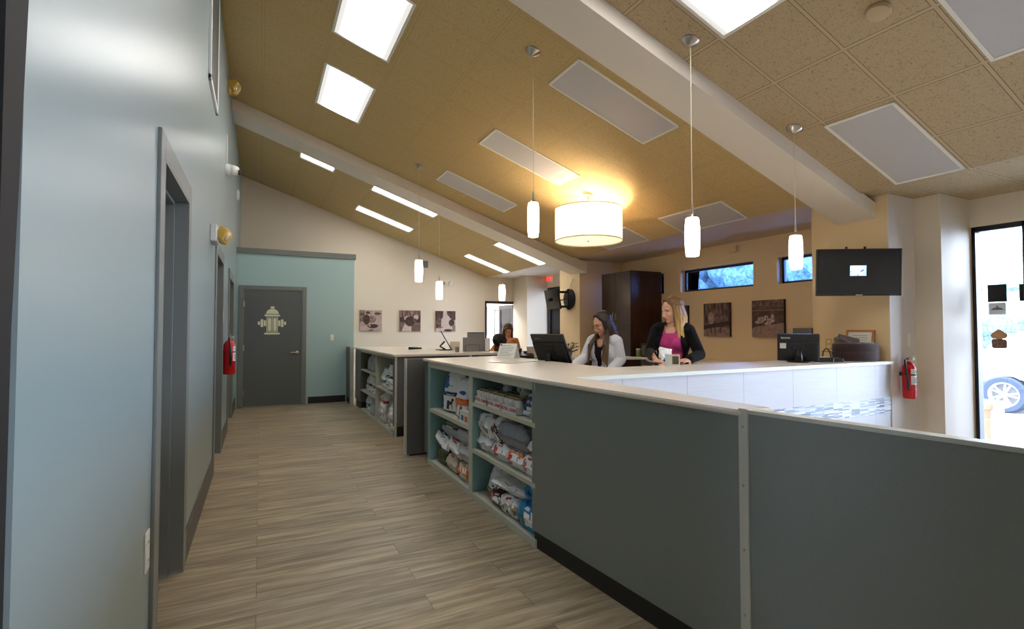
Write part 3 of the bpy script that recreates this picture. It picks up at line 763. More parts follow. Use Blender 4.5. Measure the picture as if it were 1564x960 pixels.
# island 2
t = thing('shelving_unit', 'far shelving unit in the second counter, stocked with silver pet food bags', 'shelving unit', (0, 0, 0), 0, 'counter shelving units')
X2 = 1.52
obj('end_panel', bx(X2, X2+1.0, 6.34, 6.46, .13, 1.0, .003), M_PANEL2, t)
obj('corner_strip', bx(X2-.006, X2+.02, 6.332, 6.36, .0, 1.0, .002), M_SHELF, t)
obj('kick_plate', bx(X2+.02, X2+1.0, 6.38, 6.44, 0, .13), M_BASE, t)
obj('divider', bx(X2, X2+.44, 7.5, 7.56, .03, .985, .002), M_SHELF, t)
obj('top_rail', bx(X2+.001, X2+.44, 6.46, 8.75, .965, 1.0, .002), M_SHELF, t)
obj('back_panel', bx(X2+.42, X2+.44, 6.46, 8.75, .03, .97), M_SHELFIN, t)
obj('bottom_board', bx(X2+.001, X2+.42, 6.46, 8.75, .0, .03, .002), M_SHELF, t)
obj('shelf', bx(X2+.002, X2+.42, 6.46, 7.5, .505, .53, .002), M_SHELF, t); obj('shelf', bx(X2+.002, X2+.42, 7.56, 8.75, .32, .345, .002), M_SHELF, t); obj('shelf', bx(X2+.002, X2+.42, 7.56, 8.75, .66, .68, .002), M_SHELF, t)
obj('side_panel', bx(X2, X2+1.0, 8.75, 9.3, .13, 1.0, .003), M_PANEL2, t)
obj('kick_plate', bx(X2+.02, X2+1.0, 8.78, 9.3, 0, .13), M_BASE, t)
b = BM(); prism(b, [(1.495, 9.32), (1.495, 6.31), (2.62, 6.24), (2.62, 9.32)][::-1], 1.0, 1.03, bev=.005)
tag(obj('countertop', b, M_TOP), 'cream countertop of the far counter island', 'countertop')
t = thing('reception_counter', 'dark fronted far counter run with a raised ledge behind the near counter', 'counter')
b = BM(); prism(b, [(2.64, 6.3), (3.00, 6.212), (3.00, 6.252), (2.64, 6.34)], 0, 1.0); obj('panel_face', b, M_PANEL2, t)
b = BM(); prism(b, [(2.625, 6.27), (3.01, 6.175), (3.01, 6.62), (2.625, 6.72)], 1.0, 1.03, bev=.004); obj('ledge', b, M_TOP, t)
b = BM(); prism(b, [(3.02, 6.17), (4.95, 5.70), (4.95, 6.15), (3.02, 6.62)], .91, .94, bev=.004); obj('desktop', b, M_TOP, t)
b = BM(); prism(b, [(3.04, 6.21), (4.93, 5.75), (4.93, 5.79), (3.04, 6.25)], 0, .9099); obj('modesty_panel', b, M_WOODD, t)
obj('leg', bx(3.06, 3.10, 6.26, 6.55, 0, .9099), M_PANEL2, t); obj('leg', bx(4.86, 4.90, 5.82, 6.12, 0, .9099), M_PANEL2, t)
# low swing gate by the teal wall
t = thing('swing_gate', 'low dark grey gate with a white post between the far counter and the teal wall', 'gate')
obj('panel_face', bx(1.45, 1.49, 9.4, YT-.015, .1, 1.02, .002), M_PANEL2, t)
obj('white_edge', bx(1.44, 1.50, 9.345, 9.395, .01, 1.03, .002), M_ALUW, t)
obj('kick_plate', bx(1.455, 1.485, 9.4, YT-.015, .01, .0999), M_BASE, t)
# ------------------------------------------------------------ pet food bags
M_BAG = paintmat('printed_film_bag', .36, 0, spec=.6)
C = {k: rgb(*v) for k, v in dict(white=(238, 239, 240), silver=(182, 186, 190), dsilver=(104, 108, 114), navy=(30, 48, 96), blue=(28, 84, 170), orange=(224, 112, 36), red=(190, 44, 44), maroon=(92, 34, 34),
     teal=(20, 120, 130), gold=(150, 128, 58), green=(120, 140, 56), dgreen=(66, 74, 38), black=(24, 24, 28), cyan=(24, 138, 204), beige=(206, 196, 176), peach=(214, 150, 120), brown=(100, 58, 40), pink=(206, 120, 120), grey=(142, 148, 158), sky=(176, 206, 228)).items()}
def inr(u, v, a, b, c, d): return a <= u <= b and c <= v <= d
def ell(u, v, cu, cv, ru, rv): return ((u-cu)/ru)**2+((v-cv)/rv)**2 < 1
def dogmark(u, v, cu, cv, s):
    """little standing dog in profile"""
    x, y = (u-cu)/s, (v-cv)/s
    return (abs(x) < .5 and abs(y) < .18) or (.32 < x < .62 and 0 < y < .55) or (.5 < x < .85 and .3 < y < .52) or (-.5 < x < -.34 and -.6 < y < .1) or (.3 < x < .46 and -.6 < y < .1) or (-.75 < x < -.45 and .1 < y < .3)
def bars(u, v, a, b, c, d, n):
    if not inr(u, v, a, b, c, d): return False
    t = (v-c)/(d-c)*n
    return (t % 1) < .5 and (math.sin(u*90+int(t)*3) > -.55)
def style(base='white', band=None, b0=.38, b1=.5, mark='black', top=None, corner=None, low=None, txt='red', side='silver', lab=None):
    def f(u, v, front, nx):
        if not front:
            if band and b0 <= v <= b1: return C[band]
            return C[side]
        if top and v > .82: return C[top]
        if corner and (u < .3 and v > .55+u*.6 and v < .92): return C[corner]
        if low and v < .16: return C[low]
        if band and b0 <= v <= b1:
            if bars(u, v, .25, .8, b0+.02, b1-.02, 2): return C['white']
            return C[band]
        if lab and inr(u, v, .15, .85, .3, .62):
            if inr(u, v, .15, .42, .3, .62): return C[lab]
            if dogmark(u, v, .62, .46, .12): return C['navy']
            if bars(u, v, .5, .82, .32, .38, 1): return C[txt]
            return C['white']
        if mark and dogmark(u, v, .55, .2 if band else .33, .17): return C[mark]
        if bars(u, v, .24, .74, .6, .72, 3): return C[txt]
        return C[base]
    return f
def bag_mesh(w, d, h, paint, seed, top='fold', crump=.008, nseg=76, nh=54, bulge=False):
    b = BM(); rings = []; org = []
    for j in range(nh+1):
        v = j/nh; z = v*h
        prof = min(1, (v/.07)**.5 if v < .07 else 1)*(1 if v < .45 else max(.05, 1-((v-.45)/.5)**1.5) if v < .93 else .05)
        ww = w/2*(1-.04*math.sin(v*PI*.9))*(.93 if v < .04 else 1)*(1 if top == 'fold' else 1-.12*max(0, v-.6))
        ring = []
        for i in range(nseg):
            a = 2*PI*i/nseg; ca, sa = math.cos(a), math.sin(a); e = .55
            x = ww*math.copysign(abs(ca)**e, ca); y = d/2*prof*math.copysign(abs(sa)**e, sa)
            p = Vector((x, y, z)); org.append(p.copy()); n1 = noise.noise(Vector((x*14+seed, y*14, z*11+seed*1.7))); n2 = .45-abs(noise.noise(Vector((x*30+seed*3, y*26, z*22))))*2.2
            dr = Vector((ca, sa, 0)); k = crump*(1 if v < .9 else .4)
            p += dr*(n1*1.25*k+n2*.85*k); p.z += (n1*k*.9 if 0 < j else 0)
            if v > .8: p.y += math.sin(x*40+seed)*.006*(v-.8)/.2+(v-.8)*.06*math.sin(seed)
            p.z = max(p.z, 0); ring.append(b.verts.new(p))
        rings.append(ring)
    for a, c in zip(rings, rings[1:]):
        for i in range(nseg): b.faces.new((a[i], a[(i+1) % nseg], c[(i+1) % nseg], c[i]))
    prev = rings[0]
    for k in (.82, .64, .46, .28, .12):
        cur = []
        for i in range(nseg):
            q = rings[0][i].co; p = Vector((q.x*k, q.y*k, .0)); p.z = (-.012+crump*.9*noise.noise(Vector((p.x*22+seed, p.y*22, seed)))) if bulge else 0; cur.append(b.verts.new(p)); org.append(Vector((org[i].x*k, org[i].y*k, 0)))
        for i in range(nseg): b.faces.new((cur[i], cur[(i+1) % nseg], prev[(i+1) % nseg], prev[i]))
        prev = cur
    b.faces.new(prev[::-1]); b.faces.new(rings[-1])
    me = bpy.data.meshes.new('pet_food_bag'); b.to_mesh(me); b.free()
    at = me.color_attributes.new('Col', 'FLOAT_COLOR', 'CORNER'); buf = [0.0]*(4*len(me.loops))
    for p in me.polygons:
        c = sum((org[i] for i in p.vertices), Vector())/len(p.vertices)
        if bulge and (c.z < .035): q = paint(c.x/w+.5, .12+.62*(.5-c.y/d), True, 0)
        else: q = paint(c.x/w+.5, c.z/h, c.y < -.004, 0)
        for li in p.loop_indices: buf[4*li:4*li+4] = [q[0], q[1], q[2], 1]
    at.data.foreach_set('color', buf)
    me.polygons.foreach_set('use_smooth', [True]*len(me.polygons)); me.materials.append(M_BAG)
    return me
NB = [0]
def bag(x, y, z, w, d, h, paint, label, group, rz=-90, tx=0, ty=0, crump=.008, name='pet_food_bag', M=None):
    """upright bag, front turned to -x; tx leans it back, ty tips it on its side"""
    NB[0] += 1
    me = bag_mesh(w, d, h, paint, NB[0]*1.37, crump=crump)
    o = bpy.data.objects.new(name, me); COL.objects.link(o)
    o.matrix_world = T(x, y, z)@Rz(math.radians(rz))@Rx(math.radians(tx))@Ry(math.radians(ty))
    return tag(o, label, 'pet food bag', group)
def lying(x, y, z, w, d, h, paint, label, group, rz=0, roll=0, pitch=0, crump=.011):
    """bag lying on its back on the shelf: base towards the hall (-x), length w along the shelf unless rz turns it"""
    NB[0] += 1
    me = bag_mesh(w, d, h, paint, NB[0]*1.37, crump=crump, bulge=True)
    o = bpy.data.objects.new('pet_food_bag', me); COL.objects.link(o)
    # local: z (bag height) -> +x world (into shelf), front (-y) -> up
    o.matrix_world = T(x, y, z+d/2)@Rz(math.radians(rz))@Ry(math.radians(pitch))@Rx(math.radians(roll))@Matrix(((0, 0, 1, 0), (-1, 0, 0, 0), (0, -1, 0, 0), (0, 0, 0, 1)))
    return tag(o, label, 'pet food bag', group)
GA = 'pet food bags in the near shelving unit'
# upper left bay
def paint_navy(u, v, front, nx):
    if not front: return C['silver']
    if u < .42-(v-.6)*.8 and .58 < v < .86: return C['blue']
    if .4 < v < .5: return C['white'] if bars(u, v, .3, .8, .425, .475, 1) else C['navy']
    if v < .38 and (dogmark(u, v, .58, .24, .2) or ell(u, v, .45, .2, .08, .1)): return C['black']
    if ell(u, v, .5, .64, .07, .03): return C['grey']
    return C['white'] if u > .12 else C['silver']
def paint_orange(u, v, front, nx):
    if not front: return C['silver']
    if .36 < v < .52: return C['peach'] if bars(u, v, .35, .8, .4, .48, 1) else C['orange']
    if v <= .36 and u < .42 and v > .12+u*.6: return C['red']
    if ell(u, v, .62, .2, .13, .15): return C['brown']
    if v < .32 and u < .3: return C['beige']
    if ell(u, v, .6, .66, .2, .05) or inr(u, v, .66, .7, .66, .74): return C['blue']
    return C['white']
bag(1.68, 4.56, .56, .30, .17, .40, paint_navy, 'white pet food bag with navy band and blue corner in the upper left bay', GA, rz=-78)
bag(1.65, 4.22, .56, .25, .15, .35, paint_orange, 'white pet food bag with bright orange band beside the navy-banded one', GA, rz=-84)
def boxlet(x0, x1, y0, y1, z0, z1, label, cat='box'):
    t = thing('sample_box', label, cat, ((x0+x1)/2, (y0+y1)/2, z0)); dx, dy, dz = x1-x0, y1-y0, z1-z0
    obj('carton', bx(-dx/2, dx/2, -dy/2, dy/2, 0, dz, .002), M_LABEL, t)
    obj('blue_print', bx(-dx/2-.001, -dx/2+.001, dy*.05, dy*.3, dz*.15, dz*.6), M_BLUE, t)
    obj('orange_print', bx(-dx/2-.001, -dx/2+.001, -dy*.36, -dy*.08, dz*.1, dz*.6), mat('orange_print', (222, 110, 60), .5), t)
    return t
boxlet(1.55, 1.60, 3.93, 4.14, .56, .655, 'small white sample box with blue and orange marks below the orange-banded bag')
# lower left bay
lying(1.56, 4.10, .05, .26, .15, .36, style('beige', 'orange', .3, .6, None, 'orange', txt='orange', side='orange'), 'orange and beige bag lying low at the right of the lower left bay', GA, crump=.014)
lying(1.57, 4.42, .05, .28, .15, .36, style('beige', None, mark=None, txt='red', side='peach'), 'peach coloured bag lying low in the middle of the lower left bay', GA, crump=.014)
lying(1.58, 4.74, .05, .28, .14, .36, style('dgreen', None, mark=None, txt='green', side='dgreen'), 'dark green bag lying low at the left of the lower left bay', GA, crump=.014)
lying(1.56, 4.68, .20, .36, .13, .37, style('white', 'navy', .1, .35, 'black', txt='grey', side='white'), 'white bag with navy patches slumped over the dark green bag', GA, rz=0, roll=12, crump=.018)
lying(1.57, 4.36, .205, .3, .14, .36, style('white', 'red', .0, .14, None, txt='red', side='red'), 'white bag with a red lower edge lying on the peach bag', GA, roll=8, crump=.018)
lying(1.56, 4.07, .215, .30, .16, .36, style('silver', None, mark=None, txt='dsilver', side='silver'), 'plain grey bag lying on the orange bag', GA, crump=.006)
lying(1.57, 4.12, .37, .36, .10, .36, style('silver', 'dsilver', .0, .2, None, txt='silver', side='silver'), 'smooth silver bag, top right of the stack in the lower left bay', GA, crump=.006)
lying(1.60, 4.57, .34, .42, .11, .34, style('silver', 'black', .6, .7, None, txt='silver', side='dsilver'), 'silver bag with a black stripe, top left of the stack in the lower left bay', GA, crump=.007)
# cans in trays, upper right bay
M_CANW = mat('white_can_label', (232, 230, 226), .4); M_GOLD = mat('gold_can_lid', (176, 152, 84), .25, metal=.9)
M_REDP = mat('red_print', (200, 52, 60), .5); M_GRNP = mat('green_print', (110, 150, 90), .5)
def make_can(kind):
    t = thing('food_can', 'white labelled pet food can with gold lid', 'can', (0, 0, 0), 0, 'white cans with gold lids in the trays')
    R, H = .036, .105
    b = BM(); lathe(b, [(R-.002, 0), (R, .003), (R, H-.004), (R-.001, H-.002)], 24); obj('can_body', b, M_CANW, t, smooth='auto')
    b = BM(); lathe(b, [(R+.0012, H-.006), (R+.0015, H-.001), (R-.001, H+.001), (R-.004, H-.003), (0, H-.003)], 24); obj('lid', b, M_GOLD, t, smooth='auto')
    b = BM(); n = 8
    for k in range(n):
        a, c = PI-.55+k*1.1/n, PI-.55+(k+1)*1.1/n; q = R+.0006
        for z0, z1 in ((.03, .05), (.058, .064), (.07, .074)):
            if (k+kind) % 3 != 1 or z0 < .05: b.faces.new([b.verts.new((q*math.cos(p), q*math.sin(p), z)) for p, z in ((a, z0), (c, z0), (c, z1), (a, z1))])
    obj('can_print', b, (M_REDP, M_GRNP, M_GREYP)[kind], t)
    return t
cans = [make_can(k) for k in range(3)]; first = [True]*3
def tray(x0, y0, nx, ny, z, label, rz=0):
    t = thing('can_tray', label, 'tray', (x0, y0, z), rz, 'white cardboard can trays')
    p = .077; dx, dy = nx*p+.006, ny*p+.006; b = BM()
    box(b, 0, dx, -dy, 0, 0, .003); box(b, 0, .003, -dy, 0, 0, .052); box(b, dx-.003, dx, -dy, 0, 0, .052); box(b, 0, dx, -dy, -dy+.003, 0, .052); box(b, 0, dx, -.003, 0, 0, .052)
    obj('cardboard', b, M_LABEL, t)
    text('lettering', 'ROYAL CANIN', .034, face_mx((-.0008, -dy/2, .03), (-1, 0, 0)), M_REDP, t, bold=.0006)
    R = T(x0, y0, z)@Rz(rz)
    for j in range(ny):
        for i in range(nx):
            if rnd.random() < .06 and i: continue
            k = (j//2+int(z*7)) % 3 if i == 0 else rnd.randrange(3)
            q = R@Vector((.003+p*(i+.5), -.003-p*(j+.5), .0032))
            lb = ('white can with gold lid standing in the front row of the trays' if i == 0 else 'white can with gold lid standing behind the front row of cans')
            g = 'front row of cans in the upper right bay' if i == 0 else 'cans behind the front row in the upper right bay'
            if first[k]:
                first[k] = False; c = cans[k]; c.location = q; c['label'] = lb; c['group'] = g
            else: c = dup(cans[k], q, label=lb, group=g)
            c.rotation_euler = (0, 0, rnd.uniform(-.3, .3))
for k, (y, lb) in enumerate(((3.785, 'white printed cardboard tray of cans, farthest left on the shelf'), (3.535, 'white printed cardboard tray of cans, second from the left'), (3.285, 'white printed cardboard tray of cans, nearest the navy pouches'))):
    tray(1.545, y, 4, 3, .765, lb)
# second layer cans
for (x, y, k) in ((1.70, 3.50, 2), (1.78, 3.42, 2), (1.77, 3.30, 0), (1.70, 3.22, 2)):
    dup(cans[k], (x, y, .765+.0035+.109), label='white can with gold lid stacked on top of other cans at the back', group='cans stacked in a second layer')
bag(1.62, 2.97, .765, .12, .07, .17, style('white', 'navy', .2, .75, None, txt='navy', side='navy'), 'small pouch with navy label beside the cans', GA, rz=-75, tx=-14)
bag(1.60, 2.87, .765, .11, .06, .19, style('beige', 'navy', .62, .78, None, txt='grey', side='silver'), 'small beige pouch at the right end of the can shelf', GA, rz=-80, tx=-6)
t = thing('wrapped_cans', 'grey shrink wrapped block of cans stored behind the pouches', 'can pack', (1.80, 3.0, .765))
b = BM()
for i in range(5):
    for k in range(2): lathe(b, [(.034, k*.1), (.034, k*.1+.096)], 16, M=T(0, -.14+i*.072, 0))
obj('cans', b, M_GREYP, t); obj('shrink_wrap', bx(-.037, .037, -.18, .185, 0, .2, .012), mat('milky_wrap', (190, 194, 198), .25), t)
# middle right bay
lying(1.57, 3.66, .395, .26, .14, .33, style('white', None, mark='grey', txt='grey', side='white'), 'crumpled white bag low at the left of the middle right bay', GA, crump=.028)
lying(1.56, 3.62, .53, .30, .15, .34, style('white', None, mark='gold', top='green', txt='grey', side='white'), 'crumpled white bag with green corner on top at the left of the middle right bay', GA, crump=.03, roll=6)
lying(1.56, 3.36, .395, .26, .12, .34, style('white', 'maroon', .0, .1, None, txt='red', side='white', lab='red'), 'white bag with red labelled flap in the middle right bay, left of the orange one', GA, crump=.012, pitch=2)
lying(1.555, 3.11, .395, .25, .12, .34, style('white', 'orange', .6, .8, None, txt='red', side='beige', lab='red'), 'white bag with orange and dog label in the middle right bay', GA, crump=.01)
lying(1.555, 2.90, .395, .21, .13, .34, style('white', None, mark=None, txt='red', side='white', lab='pink'), 'white bag with pink and dog label at the right end of the middle right bay', GA, crump=.01)
lying(1.57, 3.20, .52, .50, .16, .35, style('grey', None, mark=None, txt='grey', side='grey'), 'large grey-blue bag with dark stripes lying on the labelled bags', GA, crump=.012)
bag(1.60, 3.44, .52, .2, .12, .26, style('white', 'maroon', .1, .3, None, txt='maroon', side='maroon', top='maroon'), 'white and maroon bag leaning against the large grey-blue bag', GA, rz=-70, tx=-16, ty=34, crump=.012)
lying(1.57, 2.86, .53, .15, .1, .3, style('white', 'red', .1, .4, None, txt='maroon', side='white'), 'small white bag with red print at the right of the middle right bay', GA, crump=.014)
# lower right bay
bag(1.66, 3.60, .05, .25, .12, .33, style('white', 'gold', .04, .16, 'black', 'beige', txt='grey', side='sky'), 'tall white bag with gold lower stripe leaning in the lower right bay', GA, rz=-86, tx=-14, ty=8)
lying(1.56, 3.42, .05, .22, .10, .34, style('maroon', None, mark=None, txt='white', side='maroon', lab='pink'), 'maroon bag with white label lying beside the tall white bag', GA, crump=.012)
lying(1.55, 3.20, .05, .24, .14, .3, style('white', 'gold', .3, .5, 'black', txt='red', side='white'), 'small white bag with gold patch at the front of the lower right bay', GA, crump=.02, rz=4)
lying(1.56, 3.22, .20, .48, .07, .36, style('white', None, mark=None, txt='pink', side='gold'), 'flat white bag with pink lettering lying on top in the lower right bay', GA, crump=.01, rz=6)
lying(1.545, 2.91, .05, .27, .17, .32, style('cyan', None, mark=None, txt='white', side='cyan', lab='teal'), 'bright blue bag with white dog label at the bottom right of the near shelving', GA, crump=.016)
lying(1.58, 2.90, .23, .24, .10, .3, style('cyan', None, mark=None, txt='white', side='blue'), 'bright blue bag lying on top of the labelled blue bag', GA, crump=.02)
lying(1.72, 3.42, .18, .34, .12, .22, style('dsilver', None, mark=None, txt='black', side='dsilver'), 'dark silver bag at the back of the lower right bay', GA, crump=.02)
# island 2 bags
GB = 'pet food bags in the far shelving unit'
bag(1.66, 8.45, .68, .24, .14, .26, style('silver', None, mark='black', txt='grey', side='dsilver'), 'silver bag on the top shelf of the far shelving, left one', GB)
bag(1.64, 8.08, .68, .22, .13, .26, style('silver', None, mark='black', txt='grey', side='dsilver'), 'silver bag on the top shelf of the far shelving, middle one', GB)
bag(1.64, 7.76, .68, .22, .13, .26, style('silver', None, mark=None, txt='grey', side='silver'), 'silver bag on the top shelf of the far shelving, right one beside the divider', GB)
bag(1.64, 8.36, .345, .36, .15, .29, style('white', 'navy', .36, .48, 'black', txt='grey', side='silver'), 'white bag with navy band on the middle shelf of the far shelving', GB, crump=.014)
bag(1.62, 7.86, .345, .34, .15, .30, style('white', 'maroon', .36, .5, 'maroon', txt='grey', side='silver'), 'white bag with maroon band on the middle shelf of the far shelving', GB, crump=.014)
bag(1.64, 8.42, .03, .30, .15, .28, style('white', 'teal', .3, .45, 'black', txt='grey', side='silver'), 'white bag with teal band on the bottom of the far shelving', GB, crump=.014)
bag(1.62, 7.95, .03, .34, .16, .28, style('silver', None, mark=None, txt='silver', side='silver'), 'plain silver bag on the bottom of the far shelving beside the teal-banded one', GB, crump=.016)
bag(1.62, 7.22, .53, .26, .15, .27, style('white', 'teal', .25, .4, 'black', txt='grey', side='silver'), 'white bag with teal band in the upper right bay of the far shelving', GB, crump=.014)
bag(1.60, 6.78, .53, .32, .15, .34, style('white', 'navy', .5, .6, 'black', txt='navy', side='white'), 'taller white bag with navy band in the upper right bay of the far shelving', GB, crump=.014)
lying(1.56, 7.27, .03, .28, .12, .36, style('white', 'green', .0, .2, None, txt='red', side='green'), 'white bag with green edge lying at the bottom of the far shelving', GB, crump=.02)
bag(1.60, 7.24, .15, .28, .15, .32, style('white', 'red', .5, .62, 'maroon', txt='red', side='white'), 'crumpled red and white bag in the lower right bay of the far shelving', GB, crump=.024, tx=-6)
bag(1.66, 6.95, .03, .26, .16, .45, style('silver', None, mark=None, txt='silver', side='silver'), 'tall plain silver bag in the lower right bay of the far shelving', GB, crump=.02)
bag(1.59, 6.66, .03, .26, .15, .36, style('white', 'silver', .3, .45, 'black', txt='grey', side='silver'), 'white bag with silver band at the near end of the far shelving', GB, crump=.018)

# ------------------------------------------------------------ printed canvases
M_CAN = paintmat('canvas_print', .6); M_CED = mat('dark_canvas_edge', (58, 36, 30), .7)
SE = [rgb(*c) for c in ((40, 24, 22), (84, 58, 52), (130, 102, 94), (176, 150, 142), (214, 198, 192))]
def canvas(name, label, cat, M, wd, ht, fn, th=.035, n=72, group=None):
    t = thing(name, label, cat, group=group); t.matrix_world = M
    obj('canvas_edge', bx(-wd/2, wd/2, -ht/2, ht/2, 0, th), M_CED, t)
    b = BM(); g = [[b.verts.new((-wd/2+wd*i/n, -ht/2+ht*j/n, th+.0008)) for i in range(n+1)] for j in range(n+1)]
    for j in range(n):
        for i in range(n): b.faces.new((g[j][i], g[j][i+1], g[j+1][i+1], g[j+1][i]))
    o = obj('print', b, M_CAN, t, smooth='keep'); colour(o.data, lambda c, nn: fn(c.x/wd+.5, c.y/ht+.5))
    return t
def nz(u, v, s, k=0): return noise.noise(Vector((u*s, v*s, k)))
def mixc(a, b, t): t = max(0, min(1, t)); return tuple(x*(1-t)+y*t for x, y in zip(a, b))
def tone(t):
    t = max(0, min(.999, t))*4; i = int(t); return mixc(SE[i], SE[i+1], t-i)
def dog_a(u, v):     # close muzzle, light dog, dark nose and mouth
    t = .78+.12*nz(u, v, 9, 1)
    if ell(u, v, .36, .88, .1, .07) or ell(u, v, .8, .84, .17, .06): t = .22+.3*nz(u, v, 14)
    if u < .22 and v > .45: t = .42+.3*nz(u, v, 8)
    if ell(u, v, .3, .55, .15, .24): t = .1+.12*nz(u, v, 9)
    if ell(u, v, .55, .57, .18, .18) and not ell(u, v, .3, .55, .15, .24): t = .55+.2*nz(u, v, 10, 3)
    if ell(u, v, .58, .24, .24, .1): t = .06
    if ell(u, v, .44, .26, .05, .05): t = .8
    if v < .25 and u < .3: t = .85
    if ell(u, v, .5, .02, .12, .07): t = .4
    return tone(t)
def dog_b(u, v):     # turned away dog with dark ear and white neck
    t = .42+.35*nz(u, v*.3, 13, 5)
    if v < .35 and u > .52: t = .38+.05*nz(u, v, 6)
    if v < .55 and u > .62 and v > .3: t = .45+.2*nz(u, v, 9)
    if u < .26 and .45 < v < .68: t = .12
    if u > .78 and .42 < v < .72: t = .12
    x = u-.08-(v*.42)
    if v < .62 and 0 < x and u < .56-(.1*(v > .3)): t = .93
    if ell(u, v, .4, .62, .2, .12): t = .9
    if ell(u, v, .78, .68, .12, .12): t = .9
    if ell(u, v, .48, .48, .24, .24): t = .14+.12*nz(u, v, 10, 2)
    if ell(u, v, .72, .55, .09, .08): t = .35+.4*nz(u, v, 20)
    return tone(t)
def dog_c(u, v):     # white blaze between dark patches
    t = .9+.06*nz(u, v, 6)
    if u < .36-.12*(v-.9)*(v-.9)*4 and v > .62: t = .18+.25*nz(u, v, 9, 7)
    if u < .26 and .15 < v < .65: t = .32+.25*nz(u, v, 9, 8)
    if u > .56 and v > .55 and u > .42+(1-v)*.9: t = .16+.25*nz(u, v, 10, 3)
    if ell(u, v, .8, .42, .15, .17): t = .12
    if u > .84 and v < .3: t = .55
    if ell(u, v, .62, .05, .22, .06): t = .05
    if ell(u, v, .25, .2, .12, .03): t = .5
    return tone(t)
def scene_a(u, v):   # dog standing on a log in woods
    t = .3+.4*nz(u*1.6, v*.6, 8, 1)
    if v < .28: t = .55+.15*nz(u, v, 9)
    if ell(u, v, .3, .55, .12, .18): t = .72+.2*nz(u, v, 10)
    if ell(u, v, .62, .5, .22, .13): t = .42+.25*nz(u, v, 12)
    if abs(v-(.27+.14*u)) < .06: t = .08
    if (abs(u-.3) < .02 or abs(u-.45) < .02 or abs(u-.68-.2*(v-.3)) < .02) and .1 < v < .36: t = .12
    return tone(t)
def scene_b(u, v):   # light dogs tumbling on a fallen trunk
    t = .25+.18*nz(u, v, 7, 2)
    if v > .8: t = .34+.3*nz(u, v, 12, 4)
    if abs(v-.72) < .015: t = .5
    if v < .26+.12*u: t = .6+.12*nz(u, v, 12, 5)
    if u < .2 and v > .2+u and v < .5-u: t = .15
    for (a, c, r, q) in ((.28, .46, .12, .09), (.45, .52, .08, .07), (.6, .44, .12, .07), (.66, .55, .05, .06), (.18, .4, .08, .04), (.5, .36, .1, .04)):
        if ell(u, v, a, c, r, q) and nz(u, v, 22, 6) > -.25: t = .8+.3*nz(u, v, 18)
    return tone(t)
G = 'square dog pictures on the cream far wall'
canvas('canvas_picture', 'square sepia dog picture nearest the teal wall, close-up muzzle with dark nose', 'picture', face_mx((2.24, YF, 1.535), (0, -1, 0)), .49, .47, dog_a, group=G)
canvas('canvas_picture', 'square sepia dog picture in the middle of the three, dark ear over white neck', 'picture', face_mx((3.14, YF, 1.535), (0, -1, 0)), .49, .485, dog_b, group=G)
canvas('canvas_picture', 'square sepia dog picture nearest the far doorway, white blaze between dark patches', 'picture', face_mx((4.01, YF, 1.535), (0, -1, 0)), .49, .49, dog_c, group=G)
G = 'sepia pictures on the tan wall below the clerestory'
canvas('canvas_picture', 'sepia woodland dog picture to the right of the blonde woman', 'picture', face_mx((XR, 5.66, 1.49), (-1, 0, 0)), .5, .52, scene_a, .04, 72, group=G)
canvas('canvas_picture', 'sepia picture of pale dogs on a fallen trunk, near the right hand monitor', 'picture', face_mx((XR, 4.77, 1.495), (-1, 0, 0)), .5, .52, scene_b, .04, 72, group=G)
canvas('canvas_picture', 'sepia picture mostly hidden behind the blonde woman', 'picture', face_mx((XR, 6.5, 1.48), (-1, 0, 0)), .5, .52, scene_a, .04, 30, group=G)

# ------------------------------------------------------------ cabinets at the right
t = thing('tall_cabinet', 'tall espresso wood cabinet with paired curved handles', 'cabinet', (0, 0, 0))
obj('cabinet_body', bx(5.72, XR-.002, 6.9, 7.72, .08, 2.36, .002), M_WOODD, t)
obj('kick_plate', bx(5.76, XR-.002, 6.92, 7.70, 0, .08), M_BASE, t)
for (y0, y1, s) in ((6.905, 7.308, 1), (7.312, 7.715, -1)):
    for (z0, z1, hz) in ((.09, 1.455, 1.34), (1.46, 2.355, 1.575)):
        dd = obj('door', bx(5.70, 5.7199, y0, y1, z0, z1, .002), M_WOODD, t)
        yh = 7.308-.045 if s > 0 else 7.312+.045
        b = BM(); tube(b, [(5.70, yh, hz-.07), (5.672, yh, hz-.06), (5.662, yh, hz), (5.672, yh, hz+.06), (5.70, yh, hz+.07)], .006, 8)
        obj('door_handle', b, M_NICKEL, dd, smooth=True)
t = thing('base_cabinet', 'low espresso base cabinets with a pale worktop along the tan wall', 'cabinet', (0, 0, 0))
obj('cabinet_body', bx(5.80, XR-.002, 3.5, 6.895, .08, .84, .002), M_WOODD, t)
obj('kick_plate', bx(5.84, XR-.01, 3.52, 6.88, 0, .0799), M_BASE, t)
obj('worktop', bx(5.75, XR-.002, 3.5, 6.895, .84, .875, .004), M_TOP, t)
for k in range(6):
    y0 = 3.52+k*.562
    dr = obj('drawer', bx(5.78, 5.7999, y0, y0+.555, .64, .83, .002), M_WOODD, t); b = BM(); tube(b, [(5.78, y0+.2, .73), (5.755, y0+.22, .735), (5.755, y0+.33, .735), (5.78, y0+.35, .73)], .005, 8); obj('handle', b, M_NICKEL, dr)
    dr = obj('door', bx(5.78, 5.7999, y0, y0+.555, .1, .63, .002), M_WOODD, t); b = BM(); tube(b, [(5.78, y0+.06, .45), (5.755, y0+.06, .46), (5.755, y0+.06, .55), (5.78, y0+.06, .56)], .005, 8); obj('handle', b, M_NICKEL, dr)
